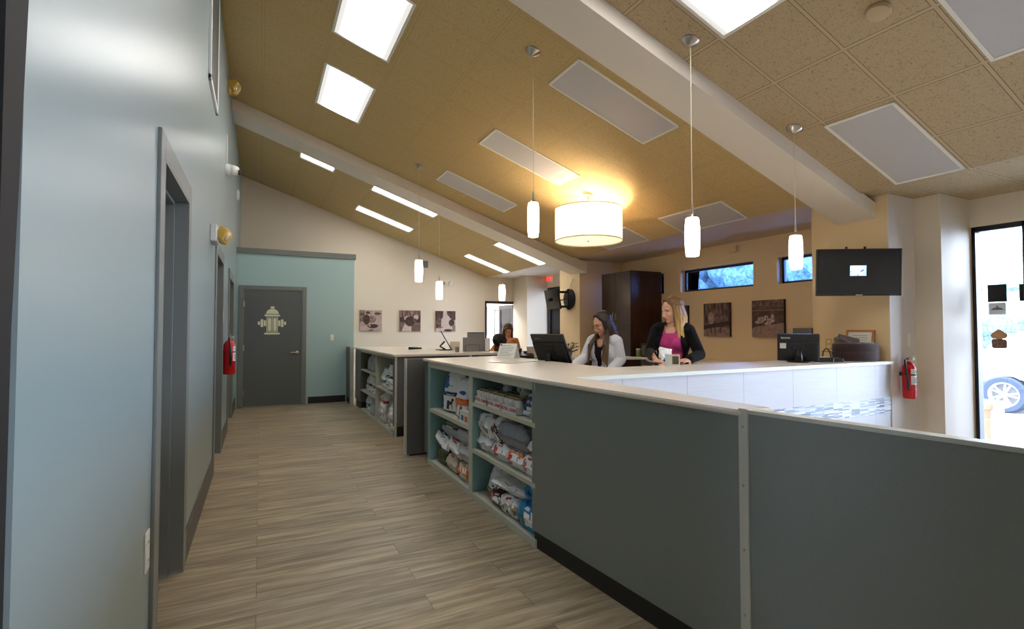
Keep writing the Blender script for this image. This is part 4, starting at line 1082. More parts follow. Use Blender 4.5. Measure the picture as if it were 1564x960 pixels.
# items on the worktop by the cabinet
t = thing('glass_jar', 'small jar with green contents on the worktop by the tall cabinet', 'jar', (5.805, 6.82, .875))
b = BM(); lathe(b, [(.0, 0), (.045, 0), (.048, .01), (.048, .1), (.04, .115), (0, .115)], 24); obj('jar_body', b, mat('greenish_glass', (140, 150, 96), .2), t, smooth='auto')
b = BM(); lathe(b, [(.043, .115), (.046, .117), (.046, .14), (0, .142)], 24); obj('lid', b, M_LABEL, t, smooth='auto')
t = thing('photo_frame', 'small black picture frame standing on the worktop between jar and folders', 'picture frame', (5.80, 6.66, .875), .1)
obj('frame', bx(-.01, .01, -.085, .085, 0, .23, .003), M_BLACK, t); obj('photo', bx(-.0115, -.0095, -.06, .06, .03, .2), mat('dark_photo', (92, 84, 64), .4), t)
obj('easel_back', bx(.01, .07, -.01, .01, 0, .012), M_BLACK, t)
t = thing('folder_stack', 'beige file folders with a dark red one upright beside the tall cabinet', 'folders', (5.97, 6.58, .875), -.1)
for k, (c, h) in enumerate((((212, 190, 150), .22), ((226, 204, 166), .25), ((216, 196, 158), .26), ((128, 28, 42), .30), ((220, 198, 160), .24))):
    obj('folder', bx(-.11+k*.045, -.085+k*.045, -.16, .15, 0, h, .002), mat('folder_%d' % k, c, .7), t)
t = tag(obj('door_chime', bx(XR-.05, XR, 5.28, 5.42, 2.5, 2.6, .006), M_TAN), 'tan box fixed high on the wall above the clerestory window', 'wall box')

# ------------------------------------------------------------ television on the near column
def px(x, y, s):
    """point at depth s (metres along the view axis) through a photo pixel"""
    yaw, pit = math.radians(26.4), math.radians(1.62)
    F = Vector((math.sin(yaw)*math.cos(pit), math.cos(yaw)*math.cos(pit), math.sin(pit))); R = Vector((math.cos(yaw), -math.sin(yaw), 0)); U = R.cross(F)
    return Vector((0, 0, 1.35))+(F+R*((x-782)/775)+U*((480-y)/775))*s
TVL, TVR = Vector((4.66, 2.97)), Vector((5.30, 2.58))
mid = (TVL+TVR)/2; dx_ = (TVR-TVL).normalized(); nf = Vector((dx_.y, -dx_.x)); wid = (TVR-TVL).length
if nf.dot(mid) > 0: nf = -nf
M = face_mx((mid.x, mid.y, 1.875), (nf.x, nf.y, -.06))
t = thing('television', 'flat black television on a wall bracket at the near column', 'television'); t.matrix_world = M
hw, hh = wid/2, .218
obj('tv_body', bx(-hw, hw, -hh, hh, -.03, 0, .004), M_BLACK, t); obj('rear_bulge', bx(-hw*.6, hw*.6, -hh*.7, hh*.6, -.06, -.03, .01), M_BLACK, t)
sc_ = obj('screen', bx(-hw+.012, hw-.012, -hh+.018, hh-.012, .0002, .0014), M_SCREEN, t)
ME = paintmat('lit_screen_picture', .3); nt_ = ME.node_tree; a_n = [n for n in nt_.nodes if n.type == 'ATTRIBUTE'][0]
nt_.links.new(a_n.outputs['Color'], nt_.nodes['Principled BSDF'].inputs['Emission Color']); nt_.nodes['Principled BSDF'].inputs['Emission Strength'].default_value = .8
b = BM(); n = 26; w2, h2 = .072, .048
g = [[b.verts.new((-.012-w2+2*w2*i/n, .015-h2+2*h2*j/n, .002)) for i in range(n+1)] for j in range(n+1)]
for j in range(n):
    for i in range(n): b.faces.new((g[j][i], g[j][i+1], g[j+1][i+1], g[j+1][i]))
o = obj('lit_picture', b, ME, t, smooth='keep')
def scr(c, nn):
    u, v = (c.x+.012)/(2*w2)+.5, (c.y-.015)/(2*h2)+.5
    base = mixc(rgb(150, 200, 250), rgb(235, 248, 255), 1-((u-.45)**2+(v-.55)**2)*4)
    if abs(v-.42-(u-.05)*1.1) < .035 and u < .32: base = rgb(90, 130, 170)
    if abs((u-.5)**2+(v-.75)**2-.13) < .035 and u > .6 and v < .62: base = rgb(10, 60, 130)
    if abs(u-.47) < .02 and v < .22: base = rgb(20, 70, 120)
    if ell(u, v, .4, .44, .04, .04): base = rgb(130, 130, 130)
    return base
colour(o.data, scr)
obj('logo', bx(-.03, .03, -hh+.004, -hh+.012, .0002, .0016), M_ALU, t)
b = BM()
box(b, -.09, -.075, -.15, hh+.025, -.075, -.06); box(b, .075, .09, -.15, hh+.025, -.075, -.06); box(b, -.1, .1, -.05, .03, -.09, -.075, .003)
obj('mount_rails', b, M_BLACK, t)
inv = M.inverted(); wp = inv@Vector((XC+.0, 3.02, 1.86)); b = BM()
tube(b, [(0, 0, -.08), (wp.x*.55-.05, wp.y*.5, wp.z*.5-.08), tuple(wp)], .02, 8); tube(b, [tuple(wp+Vector((0, -.1, 0))), tuple(wp+Vector((0, .1, 0)))], .03, 8); obj('bracket_arm', b, M_BLACK, t)
# second television on an arm, seen from its back, on the far column
t = thing('television', 'small black television on a swing arm at the far column, seen edge on', 'television')
A = px(832, 446, 8.55); B = px(851, 470, 7.9)
A = Vector((4.98, 8.56, 0)); Bq = Vector((4.95, 8.02, 0)); m2 = (A+Bq)/2; dd_ = (Bq-A).normalized(); nn_ = Vector((dd_.y, -dd_.x, 0))
if nn_.x > 0: nn_ = -nn_
M2 = face_mx((m2.x, m2.y, 1.905), (nn_.x, nn_.y, -.2)); t.matrix_world = M2
obj('tv_body', bx(-.27, .27, -.19, .19, -.03, 0, .004), M_BLACKM, t); obj('screen', bx(-.26, .26, -.18, .18, .0002, .0012), M_SCREEN, t)
obj('rear_bulge', bx(-.16, .16, -.13, .13, -.06, -.03, .01), M_BLACKM, t)
iv = M2.inverted(); b = BM()
def wl(p): return tuple(iv@Vector(p))
for z in (1.78, 2.06):
    box_pts = [wl((5.05, 8.33, z)), wl((5.36, 8.33, z))]; tube(b, box_pts, .022, 8)
tube(b, [wl((5.05, 8.33, 1.74)), wl((5.05, 8.33, 2.10))], .03, 10); tube(b, [wl((4.93, 8.36, 1.9)), wl((5.05, 8.33, 1.9))], .03, 8)
tube(b, [wl((5.36, 8.33, 1.72)), wl((5.36, 8.33, 2.12))], .03, 10)
tube(b, [wl((5.08, 8.33, 1.88)), wl((5.33, 8.33, 1.93))], .01, 8)
obj('swing_arm', b, M_BLACKM, t, smooth='auto')
b = BM(); lathe(b, [(0, 0), (.2, 0), (.2, .02), (.14, .035), (0, .04)], 28, M=face_mx((5.388, 8.33, 1.93), (-1, 0, 0))); M_ = b; 
for v in M_.verts: v.co = iv@v.co
obj('wall_plate', M_, M_BLACKM, t, smooth='auto')
b = BM(); tube(b, [wl((5.37, 8.28, 2.1)), wl((5.35, 8.24, 2.2)), wl((5.37, 8.2, 2.27)), wl((5.385, 8.21, 2.32))], .008, 6); obj('power_cable', b, M_LABEL, t)

# ------------------------------------------------------------ monitors and counter things
def monitor(M, wd, ht, label, small=False, base_z=None, logo_xy=None, sticker=True):
    """M: origin at display centre, +z out of the BACK of the display, +y up"""
    t = thing('computer_monitor', label, 'monitor'); t.matrix_world = M
    b = BM(); box(b, -wd/2, wd/2, -ht/2, ht/2, -.012, .012, .006); obj('display_shell', b, M_BLACK, t)
    b = BM(); P = [(-wd*.5, -ht*.5), (wd*.5, -ht*.5), (wd*.5, ht*.2), (-wd*.5, ht*.2)]
    box(b, -wd*.47, wd*.47, -ht*.48, ht*.22, .012, .03, .008); box(b, -wd*.16, wd*.16, -ht*.3, ht*.1, .03, .045, .006); obj('rear_housing', b, M_BLACKM if not small else mat('dark_blue_black', (16, 20, 30), .4), t)
    obj('screen', bx(-wd*.48, wd*.48, -ht*.46, ht*.46, -.0135, -.012), M_SCREEN, t)
    text('logo', 'lenovo', .028, T(-wd*.3, ht*.36, .0125), M_PAPER if small else M_GREYP, t, bold=.0004)
    if sticker: obj('sticker', bx(-wd*.44, -wd*.29, -ht*.02, ht*.17, .03, .0312), M_LABEL, t)
    inv = M.inverted(); c = M@Vector((0, -ht*.1, .04)); n = (M.to_3x3()@Vector((0, 0, 1))); n.z = 0; n.normalize()
    f = Vector((c.x, c.y, 0))+n*.015; f.z = base_z
    b = BM(); tube(b, [tuple(inv@c), tuple(inv@(f+Vector((0, 0, max(.06, (c.z-base_z)*.6)))+n*.02)), tuple(inv@(f+Vector((0, 0, .012))))], [.028, .03, .035], 12); obj('stand_neck', b, M_BLACK, t, smooth='auto')
    b = BM(); lathe(b, [(.0, 0), (.1, 0), (.1, .006), (.09, .012), (0, .014)], 28, M=inv@T(f.x, f.y, f.z)); obj('stand_base', b, M_BLACK, t, smooth='auto')
    return t
# near monitor, on the low desk behind the ledge, screen turned to the woman in the white coat
monitor(face_mx((2.50, 4.20, 1.165), (-.99, -.30, -.50)), .42, .30, 'large black monitor tilted back beside the woman in the white coat', False, .75, sticker=False)
# right monitor on the long ledge
monitor(face_mx((4.50, 3.06, 1.178), (-.80, -.62, -.16)), .345, .255, 'small black monitor with white sticker on the ledge near the near column', True, 1.042)
def place(x, y, z=1.042): return (x, y, z)
# tent sign on the counter and paper circle
t = thing('paper_sign', 'white printed tent sign standing on the near cream counter', 'sign', (2.34, 4.83, 1.042), 0)
M = face_mx((0, 0, .075), (-.75, -.6, .55))
b = BM(); box(b, -.10, .10, -.085, .085, 0, .003, M=M); box(b, -.10, .10, -.085, .085, -.12, -.117, M=T(.02, .02, 0)@face_mx((.04, .03, .075), (-.75, -.6, -.45))@T(0, 0, .12)); obj('card', b, M_PAPER, t)
b = BM()
for k in range(7): box(b, -.08, .08-rnd.random()*.06, .06-k*.02, .064-k*.02, .003, .0036, M=M)
lathe(b, [(0.012, .003), (.012, .004), (0, .004)], 12, M=M@T(-.085, .07, 0)); obj('print', b, M_GREYP, t)
t = thing('paper_sheet', 'pale printed sheet lying flat on the near cream counter', 'paper', (2.12, 4.25, 1.0425), .5)
obj('sheet', bx(-.2, .2, -.14, .14, 0, .002), mat('translucent_film', (222, 214, 202), .2), t); 
b = BM(); box(b, -.2, .2, -.143, -.138, 0, .0032); box(b, -.2, -.195, -.14, .14, 0, .0032); obj('edge', b, M_GREYP, t)
# things on the far counter: tablet, card, cups, file holder
t = thing('tablet_stand', 'black tablet tilted on a stand on the far counter', 'tablet', (2.52, 7.30, 1.03), 0)
M = face_mx((.0, 0, .15), (.86, -.28, .52)); obj('tablet', bx(-.15, .15, -.16, .16, -.012, .0, .004, M=M), M_BLACK, t)
obj('screen', bx(-.14, .14, -.15, .15, .0002, .001, M=M), M_SCREEN, t)
b = BM(); box(b, -.14, .06, -.1, .1, 0, .012, .004); tube(b, [(-.02, 0, .01), (-.1, 0, .06), (-.03, 0, .13)], .015, 8); obj('stand', b, M_BLACK, t)
t = tag(obj('scanner_wand', (lambda b: (tube(b, [(0, 0, .02), (.1, -.02, .02), (.2, -.03, .018)], [.022, .016, .012], 10), b)[1])(BM()), M_BLACK, loc=(2.06, 7.75, 1.03), smooth=True), 'black hand scanner lying on the far counter left of the tablet', 'scanner')
def upright_card(loc, rz, w, h, m, label, cat, name):
    t = thing(name, label, cat, loc, rz); obj('card', bx(-w/2, w/2, -.002, .002, .003, h), m, t); obj('holder', bx(-w/2, w/2, -.03, .03, 0, .004, .001), m, t); return t
upright_card((2.62, 7.2, 1.03), -.45, .15, .13, mat('cream_card', (238, 226, 208), .6), 'cream card standing behind the black tablet', 'card', 'notice_card')
t = thing('pen_cup', 'small dark cup on the far counter beside the grey file holder', 'cup', (2.44, 6.62, 1.03)); b = BM(); lathe(b, [(0, 0), (.026, 0), (.028, .07), (.025, .07), (.024, .005), (0, .005)], 20); obj('cup', b, M_GREYP, t, smooth='auto')
t = thing('file_holder', 'grey upright file folders in a wire holder on the far counter', 'file holder', (2.665, 6.60, 1.03), -.45)
obj('folder', bx(-.14, .13, .0, .012, .004, .2, .002), mat('grey_folder', (134, 132, 132), .6), t); obj('folder', bx(-.08, .16, .03, .045, .004, .26, .002), mat('grey_folder', (134, 132, 132)), t)
obj('folder_top', bx(-.08, .16, .028, .047, .26, .272, .002), M_BLACK, t)
b = BM(); tube(b, [(-.1, -.03, .004), (-.1, -.03, .09), (-.07, -.03, .1), (.07, -.03, .1), (.1, -.03, .09), (.1, -.03, .004)], .003, 6); tube(b, [(-.1, -.03, .004), (-.1, .07, .004), (.1, .07, .004), (.1, -.03, .004)], .003, 6); obj('wire_holder', b, M_BLACK, t)
t = thing('blue_binder', 'blue binder standing right of the grey file folders', 'binder', (2.86, 6.545, 1.03), -.45); obj('cover', bx(-.035, .035, -.02, .06, 0, .19, .004), M_BLUE, t); obj('pages', bx(-.028, .028, -.0205, .0605, .004, .186), M_LABEL, t)
# phone and tray on the desk behind the near counter
t = thing('desk_phone', 'black desk phone with handset on the desk behind the near counter', 'telephone', (3.33, 6.28, .94), -.4)
b = BM(); prism(b, [(-.1, 0), (.1, 0), (.1, .10), (-.1, .04)], -.11, .11, M=Rz(PI/2)@Rx(PI/2), bev=.006); obj('phone_body', b, M_BLACK, t)
b = BM(); tube(b, [(-.09, -.1, .10), (-.07, -.06, .125), (-.07, .04, .125), (-.09, .08, .10)], [.026, .018, .018, .026], 10); obj('handset', b, M_BLACK, t, smooth=True)
obj('display', bx(-.02, .08, .03, .08, .094, .1, .002), M_BLUE, t)
t = thing('document_tray', 'grey slanted document tray beside the desk phone', 'tray', (3.52, 6.24, .94), -.4)
b = BM(); box(b, -.17, .17, -.09, .09, 0, .012, .003, M=T(0, 0, .09)@Rx(.75)); box(b, -.15, .15, -.05, .05, 0, .02, .003); box(b, -.02, .02, -.03, .03, .02, .1); obj('tray', b, mat('warm_grey_plastic', (150, 142, 134), .5), t)
t = thing('potted_plant', 'small dark green potted plant on the desk by the far column', 'plant', (3.92, 6.10, .94))
b = BM(); lathe(b, [(0, 0), (.045, 0), (.06, .09), (.055, .09), (.045, .01), (0, .01)], 20); obj('pot', b, M_GREYP, t, smooth='auto')
b = BM()
for k in range(46):
    a = rnd.uniform(0, 2*PI); r0 = rnd.uniform(.03, .11); z = rnd.uniform(.08, .2); l = rnd.uniform(.05, .09)
    p = Vector((r0*math.cos(a), r0*math.sin(a), z)); q = p+Vector((math.cos(a)*l, math.sin(a)*l, rnd.uniform(-.02, .05))); s = Vector((-math.sin(a), math.cos(a), 0))*.016; c = (p+q)/2
    b.faces.new([b.verts.new(v) for v in (p, c+s+Vector((0, 0, .01)), q, c-s+Vector((0, 0, .01)))]); tube(b, [(0, 0, .07), tuple(p)], .002, 5)
obj('leaves', b, mat('dark_leaf', (46, 62, 36), .5), t, smooth='keep')
upright_card((3.86, 6.24, .94), -.3, .15, .2, M_PAPER, 'white papers standing beside the potted plant', 'papers', 'notice_card')
# card holder on ledge in front of the blonde woman
t = thing('card_holder', 'pale leaflet holder with a small picture on the ledge by the blonde woman', 'leaflet holder', (3.035, 3.15, 1.042), -.68)
obj('leaflet', bx(-.055, .055, -.02, -.012, .004, .1, .001), mat('cream_leaflet', (222, 220, 206), .5), t); obj('leaflet', bx(-.062, -.035, -.028, -.021, .004, .1, .001), mat('pale_blue_leaflet', (190, 206, 214), .5), t)
obj('picture', bx(-.005, .045, -.0215, -.0205, .02, .085), mat('dark_photo', (92, 84, 64)), t); obj('holder', bx(-.06, .06, -.03, .03, 0, .004, .001), M_WHITEP, t)
# pet bed, folded blanket, frame, wire stand, stapler block
M_BED = mat('dark_plum_plush', (58, 38, 44), .95, sheen=.6, bump=.6, bscale=90); M_BLK = mat('brown_grey_fleece', (98, 82, 78), .95, sheen=.5, bump=.5, bscale=70)
t = thing('pet_bed', 'dark plum plush pet bed with rolled sides on the ledge by the column', 'pet bed', (5.155, 2.925, 1.042), -.45)
b = BM(); NA = 40; rings = []
prof = [(.14, .02), (.2, .0), (.215, .02), (.218, .07), (.21, .078), (.216, .09), (.21, .13), (.19, .148), (.165, .14), (.15, .11), (.15, .05), (.1, .04), (0, .04)]
t2 = BM(); lathe(t2, prof, NA)
for v in t2.verts: 
    a = math.atan2(v.co.y, v.co.x); k = 1+.03*noise.noise(v.co*18); v.co = Vector((v.co.x*k, v.co.y*.62*k, v.co.z*1.2+.004*noise.noise(v.co*40)*1)); v.co.z = max(0, v.co.z)
obj('cushion_ring', t2, M_BED, t, smooth=True)
b = BM(); lathe(b, [(.15, .03), (.12, .06), (0, .07)], 30)
for v in b.verts: v.co.y *= .62
obj('inner_cushion', b, M_BLK, t, smooth=True)
t = thing('folded_blanket', 'brown grey folded fleece blanket leaning in the plum pet bed', 'blanket', (5.09, 2.95, 1.17), -.45)
b = BM()
for k in range(3):
    box(b, -.12+k*.004, .09-k*.01, -.035+k*.028, -.012+k*.028, -.03, .105-k*.012, .011, M=Ry(.22)@Rx(-.25), seg=4)
box(b, -.14, .02, -.05, .06, .0, .05, .024, M=Ry(.5), seg=4)
for v in b.verts: v.co.z += .008*noise.noise(v.co*16)
b2 = b; obj('fleece', b2, M_BLK, t, smooth=True)
t = thing('certificate_frame', 'wooden framed certificate leaning on the near column behind the pet bed', 'picture frame', (5.335, 2.99, 1.042), 0)
M = face_mx((0, 0, .15), (-1, -.05, .22)); b = BM()
for q in ((-.13, .13, -.15, -.13), (-.13, .13, .13, .15), (-.13, -.11, -.15, .15), (.11, .13, -.15, .15)): box(b, q[0], q[1], q[2], q[3], -.01, .008, .003, M=M)
obj('wooden_frame', b, wood_mat('honey_wood', (176, 108, 48), (206, 140, 74), 1), t); obj('certificate', bx(-.115, .115, -.135, .135, -.006, 0, M=M), M_PAPER, t)
b = BM()
for k in range(8): box(b, -.07, .07, .09-k*.022, .094-k*.022, .0002, .0008, M=M)
obj('print', b, M_GREYP, t)
t = wall_plate('wall_outlet', 'beige outlet plate on the near column above the ledge', 'outlet', 0, 0, .035, .058, 'outlet', M=face_mx((XC, 3.32, 1.19), (-1, 0, 0)))
t.children[0].data.materials.clear(); t.children[0].data.materials.append(mat('almond_plastic', (216, 186, 122), .4))
t = tag(obj('wall_phone', bx(XR-.08, XR, 4.12, 4.37, 1.1, 1.36, .004), M_GREYP), 'grey box on the tan wall behind the small right hand monitor', 'wall box')
t = thing('wire_stand', 'bent black wire stand on the ledge between monitor and pet bed', 'stand', (4.88, 3.03, 1.042), -.4)
b = BM(); pts = [(-.05, 0, 0)]+[(-.035+.07*k/10*1, 0, .11+.012*math.sin(PI*k/10)) for k in range(11)][:0]+[(-.035, 0, .09), (-.015, 0, .115), (.01, 0, .115), (.03, 0, .09), (.05, 0, 0)]
tube(b, pts, .005, 8); tube(b, [(-.05, 0, .004), (-.05, .09, .004), (.05, .09, .004), (.05, 0, .004)], .005, 8); obj('wire', b, M_BLACK, t)
obj('rest', bx(.0, .1, .02, .08, .085, .09), M_GREYP, t); 
t = thing('card_reader', 'low black card terminal on the ledge in front of the wire stand', 'card reader', (4.77, 2.94, 1.042), -.42)
b = BM(); box(b, -.13, .02, -.045, .045, 0, .04, .008); box(b, .03, .12, -.03, .04, 0, .035, .006); obj('terminal_body', b, M_BLACK, t)
obj('paper_roll', bx(-.1, -.02, -.02, .03, .04, .048, .002), M_LABEL, t); b = BM()
for i in range(3):
    for j in range(3): box(b, .045+i*.02, .057+i*.02, -.02+j*.016, -.01+j*.016, .035, .038)
obj('keypad', b, M_GREYP, t)
wall_plate('light_switch', 'white light switch on the pale face of the near column', 'light switch', 0, 0, .02, .06, M=face_mx((5.70, 2.734, 1.24), (0, -1, 0)))
tag(obj('junction_box', bx(3.40, 3.56, YF-.05, YF, 2.80, 2.96, .006), M_GREYP), 'grey brown box high on the cream far wall beside a pendant', 'wall box')
# exit sign
t = thing('exit_sign', 'white EXIT sign with red letters above the far glass door', 'exit sign')
M = face_mx((XR-.035, 10.76, 2.575), (-1, 0, 0)); t.matrix_world = M
obj('sign_body', bx(-.16, .16, -.1, .1, -.035, 0, .006), M_WHITEP, t)
text('lettering', 'EXIT', .15, T(0, 0, .001), mat('glowing_red_letters', (230, 40, 40), .4, emit=(255, 40, 40), es=.6), t, bold=.004)

# ------------------------------------------------------------ room beyond the far doorway
M_WW = mat('white_corridor_paint', (244, 244, 246), .6)
struct('wall_corridor_back', bx(3.4, 7.6, 14.6, 14.8, 0, 2.8), M_WW)
struct('wall_corridor_left', bx(3.4, 3.55, YF+.14, 14.6, 0, 2.8), M_WW)
struct('wall_corridor_right', bx(7.0, 7.2, YF+.14, 14.6, 0, 2.8), M_WW)
struct('ceiling_corridor', bx(3.4, 7.2, YF+.14, 14.8, 2.7, 2.8), M_WW)
t = thing('ceiling_light', 'lit ceiling light in the bright room beyond the far doorway', 'ceiling light', (5.2, 13.0, 2.70), 0)
obj('diffuser', bx(-.6, .6, -.3, .3, -.02, -.005), glow('corridor_diffuser', (1, 1, 1), 30), t); obj('light_frame', bx(-.62, .62, -.32, .32, -.012, -.001), M_TRIMW, t)
r = sempty('door_5', 'dark framed doorway in the far wall')
b = BM()
for q in ((5.05, 5.09, 0, 2.05), (5.93, 6.0, 0, 2.05), (5.05, 6.0, 1.99, 2.05)): box(b, q[0], q[1], YF-.02, YF+.14, q[2], q[3], .003)
obj('door_frame', b, mat('dark_brown_frame', (44, 34, 36), .4), r)
b = BM(); Md = T(5.93, YF+.14, 0)@Rz(math.radians(90))
for q in ((0, .09, 0, 1.98), (.76, .84, 0, 1.98), (.09, .76, 1.88, 1.98), (.09, .76, 0, .2)): box(b, q[0], q[1], 0, .04, q[2], q[3], .003, M=Md)
dl = obj('door_leaf', b, mat('dark_brown_frame'), r); b = BM(); box(b, .08, .77, .017, .023, .19, 1.9, M=Md); obj('door_pane', b, M_GLASS, dl)
def poster(x0, x1, z0, z1, lab):
    t = thing('wall_poster', lab, 'poster', ((x0+x1)/2, 14.59, (z0+z1)/2)); w_, h_ = (x1-x0)/2, (z1-z0)/2
    b = BM()
    for q in ((-w_, w_, -h_, -h_+.03), (-w_, w_, h_-.03, h_), (-w_, -w_+.03, -h_, h_), (w_-.03, w_, -h_, h_)): box(b, q[0], q[1], -.02, 0, q[2], q[3])
    obj('frame', b, M_GREYP, t); obj('sheet', bx(-w_+.02, w_-.02, -.008, 0, -h_+.02, h_-.02), M_PAPER, t)
poster(6.05, 6.38, 1.15, 2.05, 'tall white framed sheet in the bright room, seen through the far doorway')
poster(6.62, 6.98, 1.0, 1.95, 'second pale framed sheet in the bright room, beside the tall one')

# ------------------------------------------------------------ outside
M_ASPH = mat('pale_asphalt', (150, 152, 156), .9); M_FOL = mat('tree_foliage', (128, 146, 140), .8, var=.6, vscale=9, bump=1, bscale=14); M_BARK = mat('bark', (96, 80, 66), .9)
struct('ground_outside', bx(XR+.2, 60, -30, 50, -.4, -.25), M_ASPH)
b = BM(); box(b, 6.72, 7.02, 2.50, 2.78, -.25, .52); box(b, 6.69, 7.05, 2.47, 2.81, .52, .59, .01); tag(obj('brick_planter', b, brick_mat()), 'low pinkish brick pier outside the right window', 'brick pier')
def blob_tree(x, y, z0, r, h, seed, label):
    t = thing('tree', label, 'tree', (x, y, -.25), 0, 'trees outside beyond the parking area')
    b = BM(); tube(b, [(0, 0, 0), (.05, 0, z0+.25+r*.4)], [.16, .1], 8); obj('trunk', b, M_BARK, t)
    b = BM(); rr = random.Random(seed)
    for k in range(16):
        t2 = BM(); bmesh.ops.create_icosphere(t2, subdivisions=3, radius=1); c = Vector((rr.uniform(-.6, .6)*r, rr.uniform(-.8, .8)*r, z0+.25+h*rr.uniform(.15, .85))); q = r*rr.uniform(.35, .6)
        for v in t2.verts: v.co = c+v.co*q*(1+.35*noise.noise(v.co*3+c))
        merge(b, t2)
    obj('crown', b, M_FOL, t, smooth=True)
for k, a in enumerate(((16, 8.6, .5, 1.9, 4.2), (16.5, 12.2, .5, 1.9, 4.5), (15.5, 15.6, .5, 1.9, 4.2), (17, 21.6, .6, 2.6, 5), (30, 9.4, 1.2, 2.2, 3.2), (33, 14.6, 1, 2.3, 3.6), (14.5, 27.5, .6, 2.4, 5), (38, 9.5, 1.4, 2.2, 2.6), (17.5, 10.4, .5, 1.9, 4.4), (17.5, 14, .5, 1.9, 4.4), (18, 18.2, .5, 2.2, 4.4))):
    blob_tree(*a, k, ['green tree filling the clerestory window beside the right hand pendant', 'green tree seen through the middle clerestory window', 'green tree seen through the clerestory window at its cabinet end', 'large green tree beyond the far glass door', 'pale tree across the parking area behind the white car', 'pale distant tree behind the car, taller one', 'tall green tree farthest along the row outside', 'small pale distant tree at the edge of the right window', 'green tree standing between the two nearest clerestory trees', 'green tree standing behind the middle clerestory window', 'green tree filling the clerestory window by the tall cabinet'][k])
# white car
def car(x, y, label, col, rz=0):
    t = thing('car', label, 'car', (x, y, -.25), rz)
    mb_ = mat('car_paint_'+label.split()[0], col, .2, coat=.6)
    # side profile in (y, z), extruded across x
    P = [(-2.2, .35), (-2.25, .75), (-2.2, 1.1), (-1.9, 1.6), (-.6, 1.68), (.0, 1.62), (.75, 1.22), (1.8, 1.14), (2.2, 1.0), (2.28, .7), (2.2, .35)]
    def arch(cy): return [(cy+.42*math.cos(PI*k/10), .33+.42*math.sin(PI*k/10)*.95) for k in range(11)]
    pts = [(-2.2, .35)]+P[1:]+arch(1.4)+arch(-1.35)
    b = BM(); prism(b, pts, -.88, .88, M=Matrix(((0, 0, 1, 0), (1, 0, 0, 0), (0, 1, 0, 0), (0, 0, 0, 1))), bev=.03)
    obj('car_body', b, mb_, t, smooth='auto')
    for s in (-1, 1):
        b = BM(); prism(b, [(-1.95, 1.12), (-1.75, 1.52), (-.6, 1.6), (-.05, 1.54), (.55, 1.2), (.5, 1.12)], .885, .895, M=Matrix(((0, 0, s, 0), (1, 0, 0, 0), (0, 1, 0, 0), (0, 0, 0, 1)))); obj('side_window', b, M_SCREEN, t)
        for cy in (-1.35, 1.4):
            b = BM(); Mw = T(s*.80, cy, .34)@Ry(s*PI/2)
            lathe(b, [(.22, -.1), (.32, -.11), (.345, -.08), (.345, .08), (.32, .11), (.235, .105), (.225, .06)], 36, M=Mw, cap=False); wv = obj('tyre', b, mat('tyre_rubber', (48, 58, 74), .8), t, smooth='auto')
            b = BM(); lathe(b, [(.225, -.08), (.235, .1), (.215, .09), (.205, -.08)], 36, M=Mw, cap=False); lathe(b, [(0, .05), (.055, .05), (.05, .085), (0, .09)], 16, M=Mw)
            for k in range(10):
                a = k*2*PI/10+(.12 if k % 2 else -.12)
                tube(b, [(.03*math.cos(a), .03*math.sin(a), .07), (.215*math.cos(a), .215*math.sin(a), .08)], .016, 6, M=Mw)
            obj('rim', b, mat('silver_alloy', (226, 230, 236), .3, metal=.3), wv, smooth='auto')
            b = BM(); lathe(b, [(0, -.02), (.21, -.02)], 24, M=Mw, cap=False); obj('brake_shadow_disc', b, M_GREYP, wv)
    for s in (-1, 1): obj('headlamp', bx(s*.62-.16, s*.62+.16, 2.12, 2.22, .78, .95, .02), M_LENS, t)
    obj('roof_rails', (lambda b: ([tube(b, [(s*.7, -1.7, 1.62), (s*.7, -1.5, 1.71), (s*.7, -.3, 1.71), (s*.7, -.1, 1.6)], .02, 6) for s in (-1, 1)], b)[1])(BM()), M_ALU, t)
car(13.65, 3.15, 'white car parked outside the right window, its wheel showing', (245, 245, 248))
# notices on the glass
def notice(y0, y1, z0, z1, lab):
    t = thing('window_notice', lab, 'notice', (XR+.068, (y0+y1)/2, (z0+z1)/2)); hy, hz = (y1-y0)/2, (z1-z0)/2
    obj('sheet', bx(-.004, .004, -hy, hy, -hz, hz, .001), M_BLACKM, t); return t
notice(2.262, 2.405, 1.615, 1.785, 'dark square notice stuck on the right window, seen from behind')
notice(2.09, 2.17, 1.615, 1.775, 'second dark notice cut by the right edge of the photo')
t = thing('window_notice', 'pale card with a small grey bird drawing under the dark square notice', 'notice', (XR+.068, 2.335, 1.545)); obj('sheet', bx(-.003, .003, -.065, .065, -.055, .06), mat('frosted_card', (214, 226, 238), .4), t)
b = BM(); prism(b, [(-.05, -.02), (.05, -.02), (.03, .0), (.01, .005), (0, .03), (-.01, .005), (-.03, 0)], .0031, .0038, M=face_mx((0, 0, .01), (-1, 0, 0))); obj('drawing', b, M_GREYP, t)
t = thing('window_figure', 'tan and leopard brown ornament stuck on the right window', 'ornament', (XR+.062, 2.325, 1.235))
b = BM()
for c, q in (((0, 0, .055), (.02, .05, .045)), ((0, .035, .05), (.018, .028, .03)), ((0, -.035, .05), (.018, .028, .03)), ((0, 0, .09), (.015, .02, .02))):
    t2 = BM(); bmesh.ops.create_icosphere(t2, subdivisions=3, radius=1)
    for v in t2.verts: v.co = Vector(c)+Vector((v.co.x*q[0], v.co.y*q[1], v.co.z*q[2]))*(1+.1*noise.noise(v.co*5))
    merge(b, t2)
obj('head_part', b, mat('tan_plush', (196, 146, 112), .9, bump=.6, bscale=60), t, smooth=True)
b = BM(); box(b, -.018, .018, -.058, .058, -.075, .015, .02, seg=4); obj('cushion_part', b, mat('leopard_plush', (128, 98, 82), .9, var=.55, vscale=60), t, smooth=True)

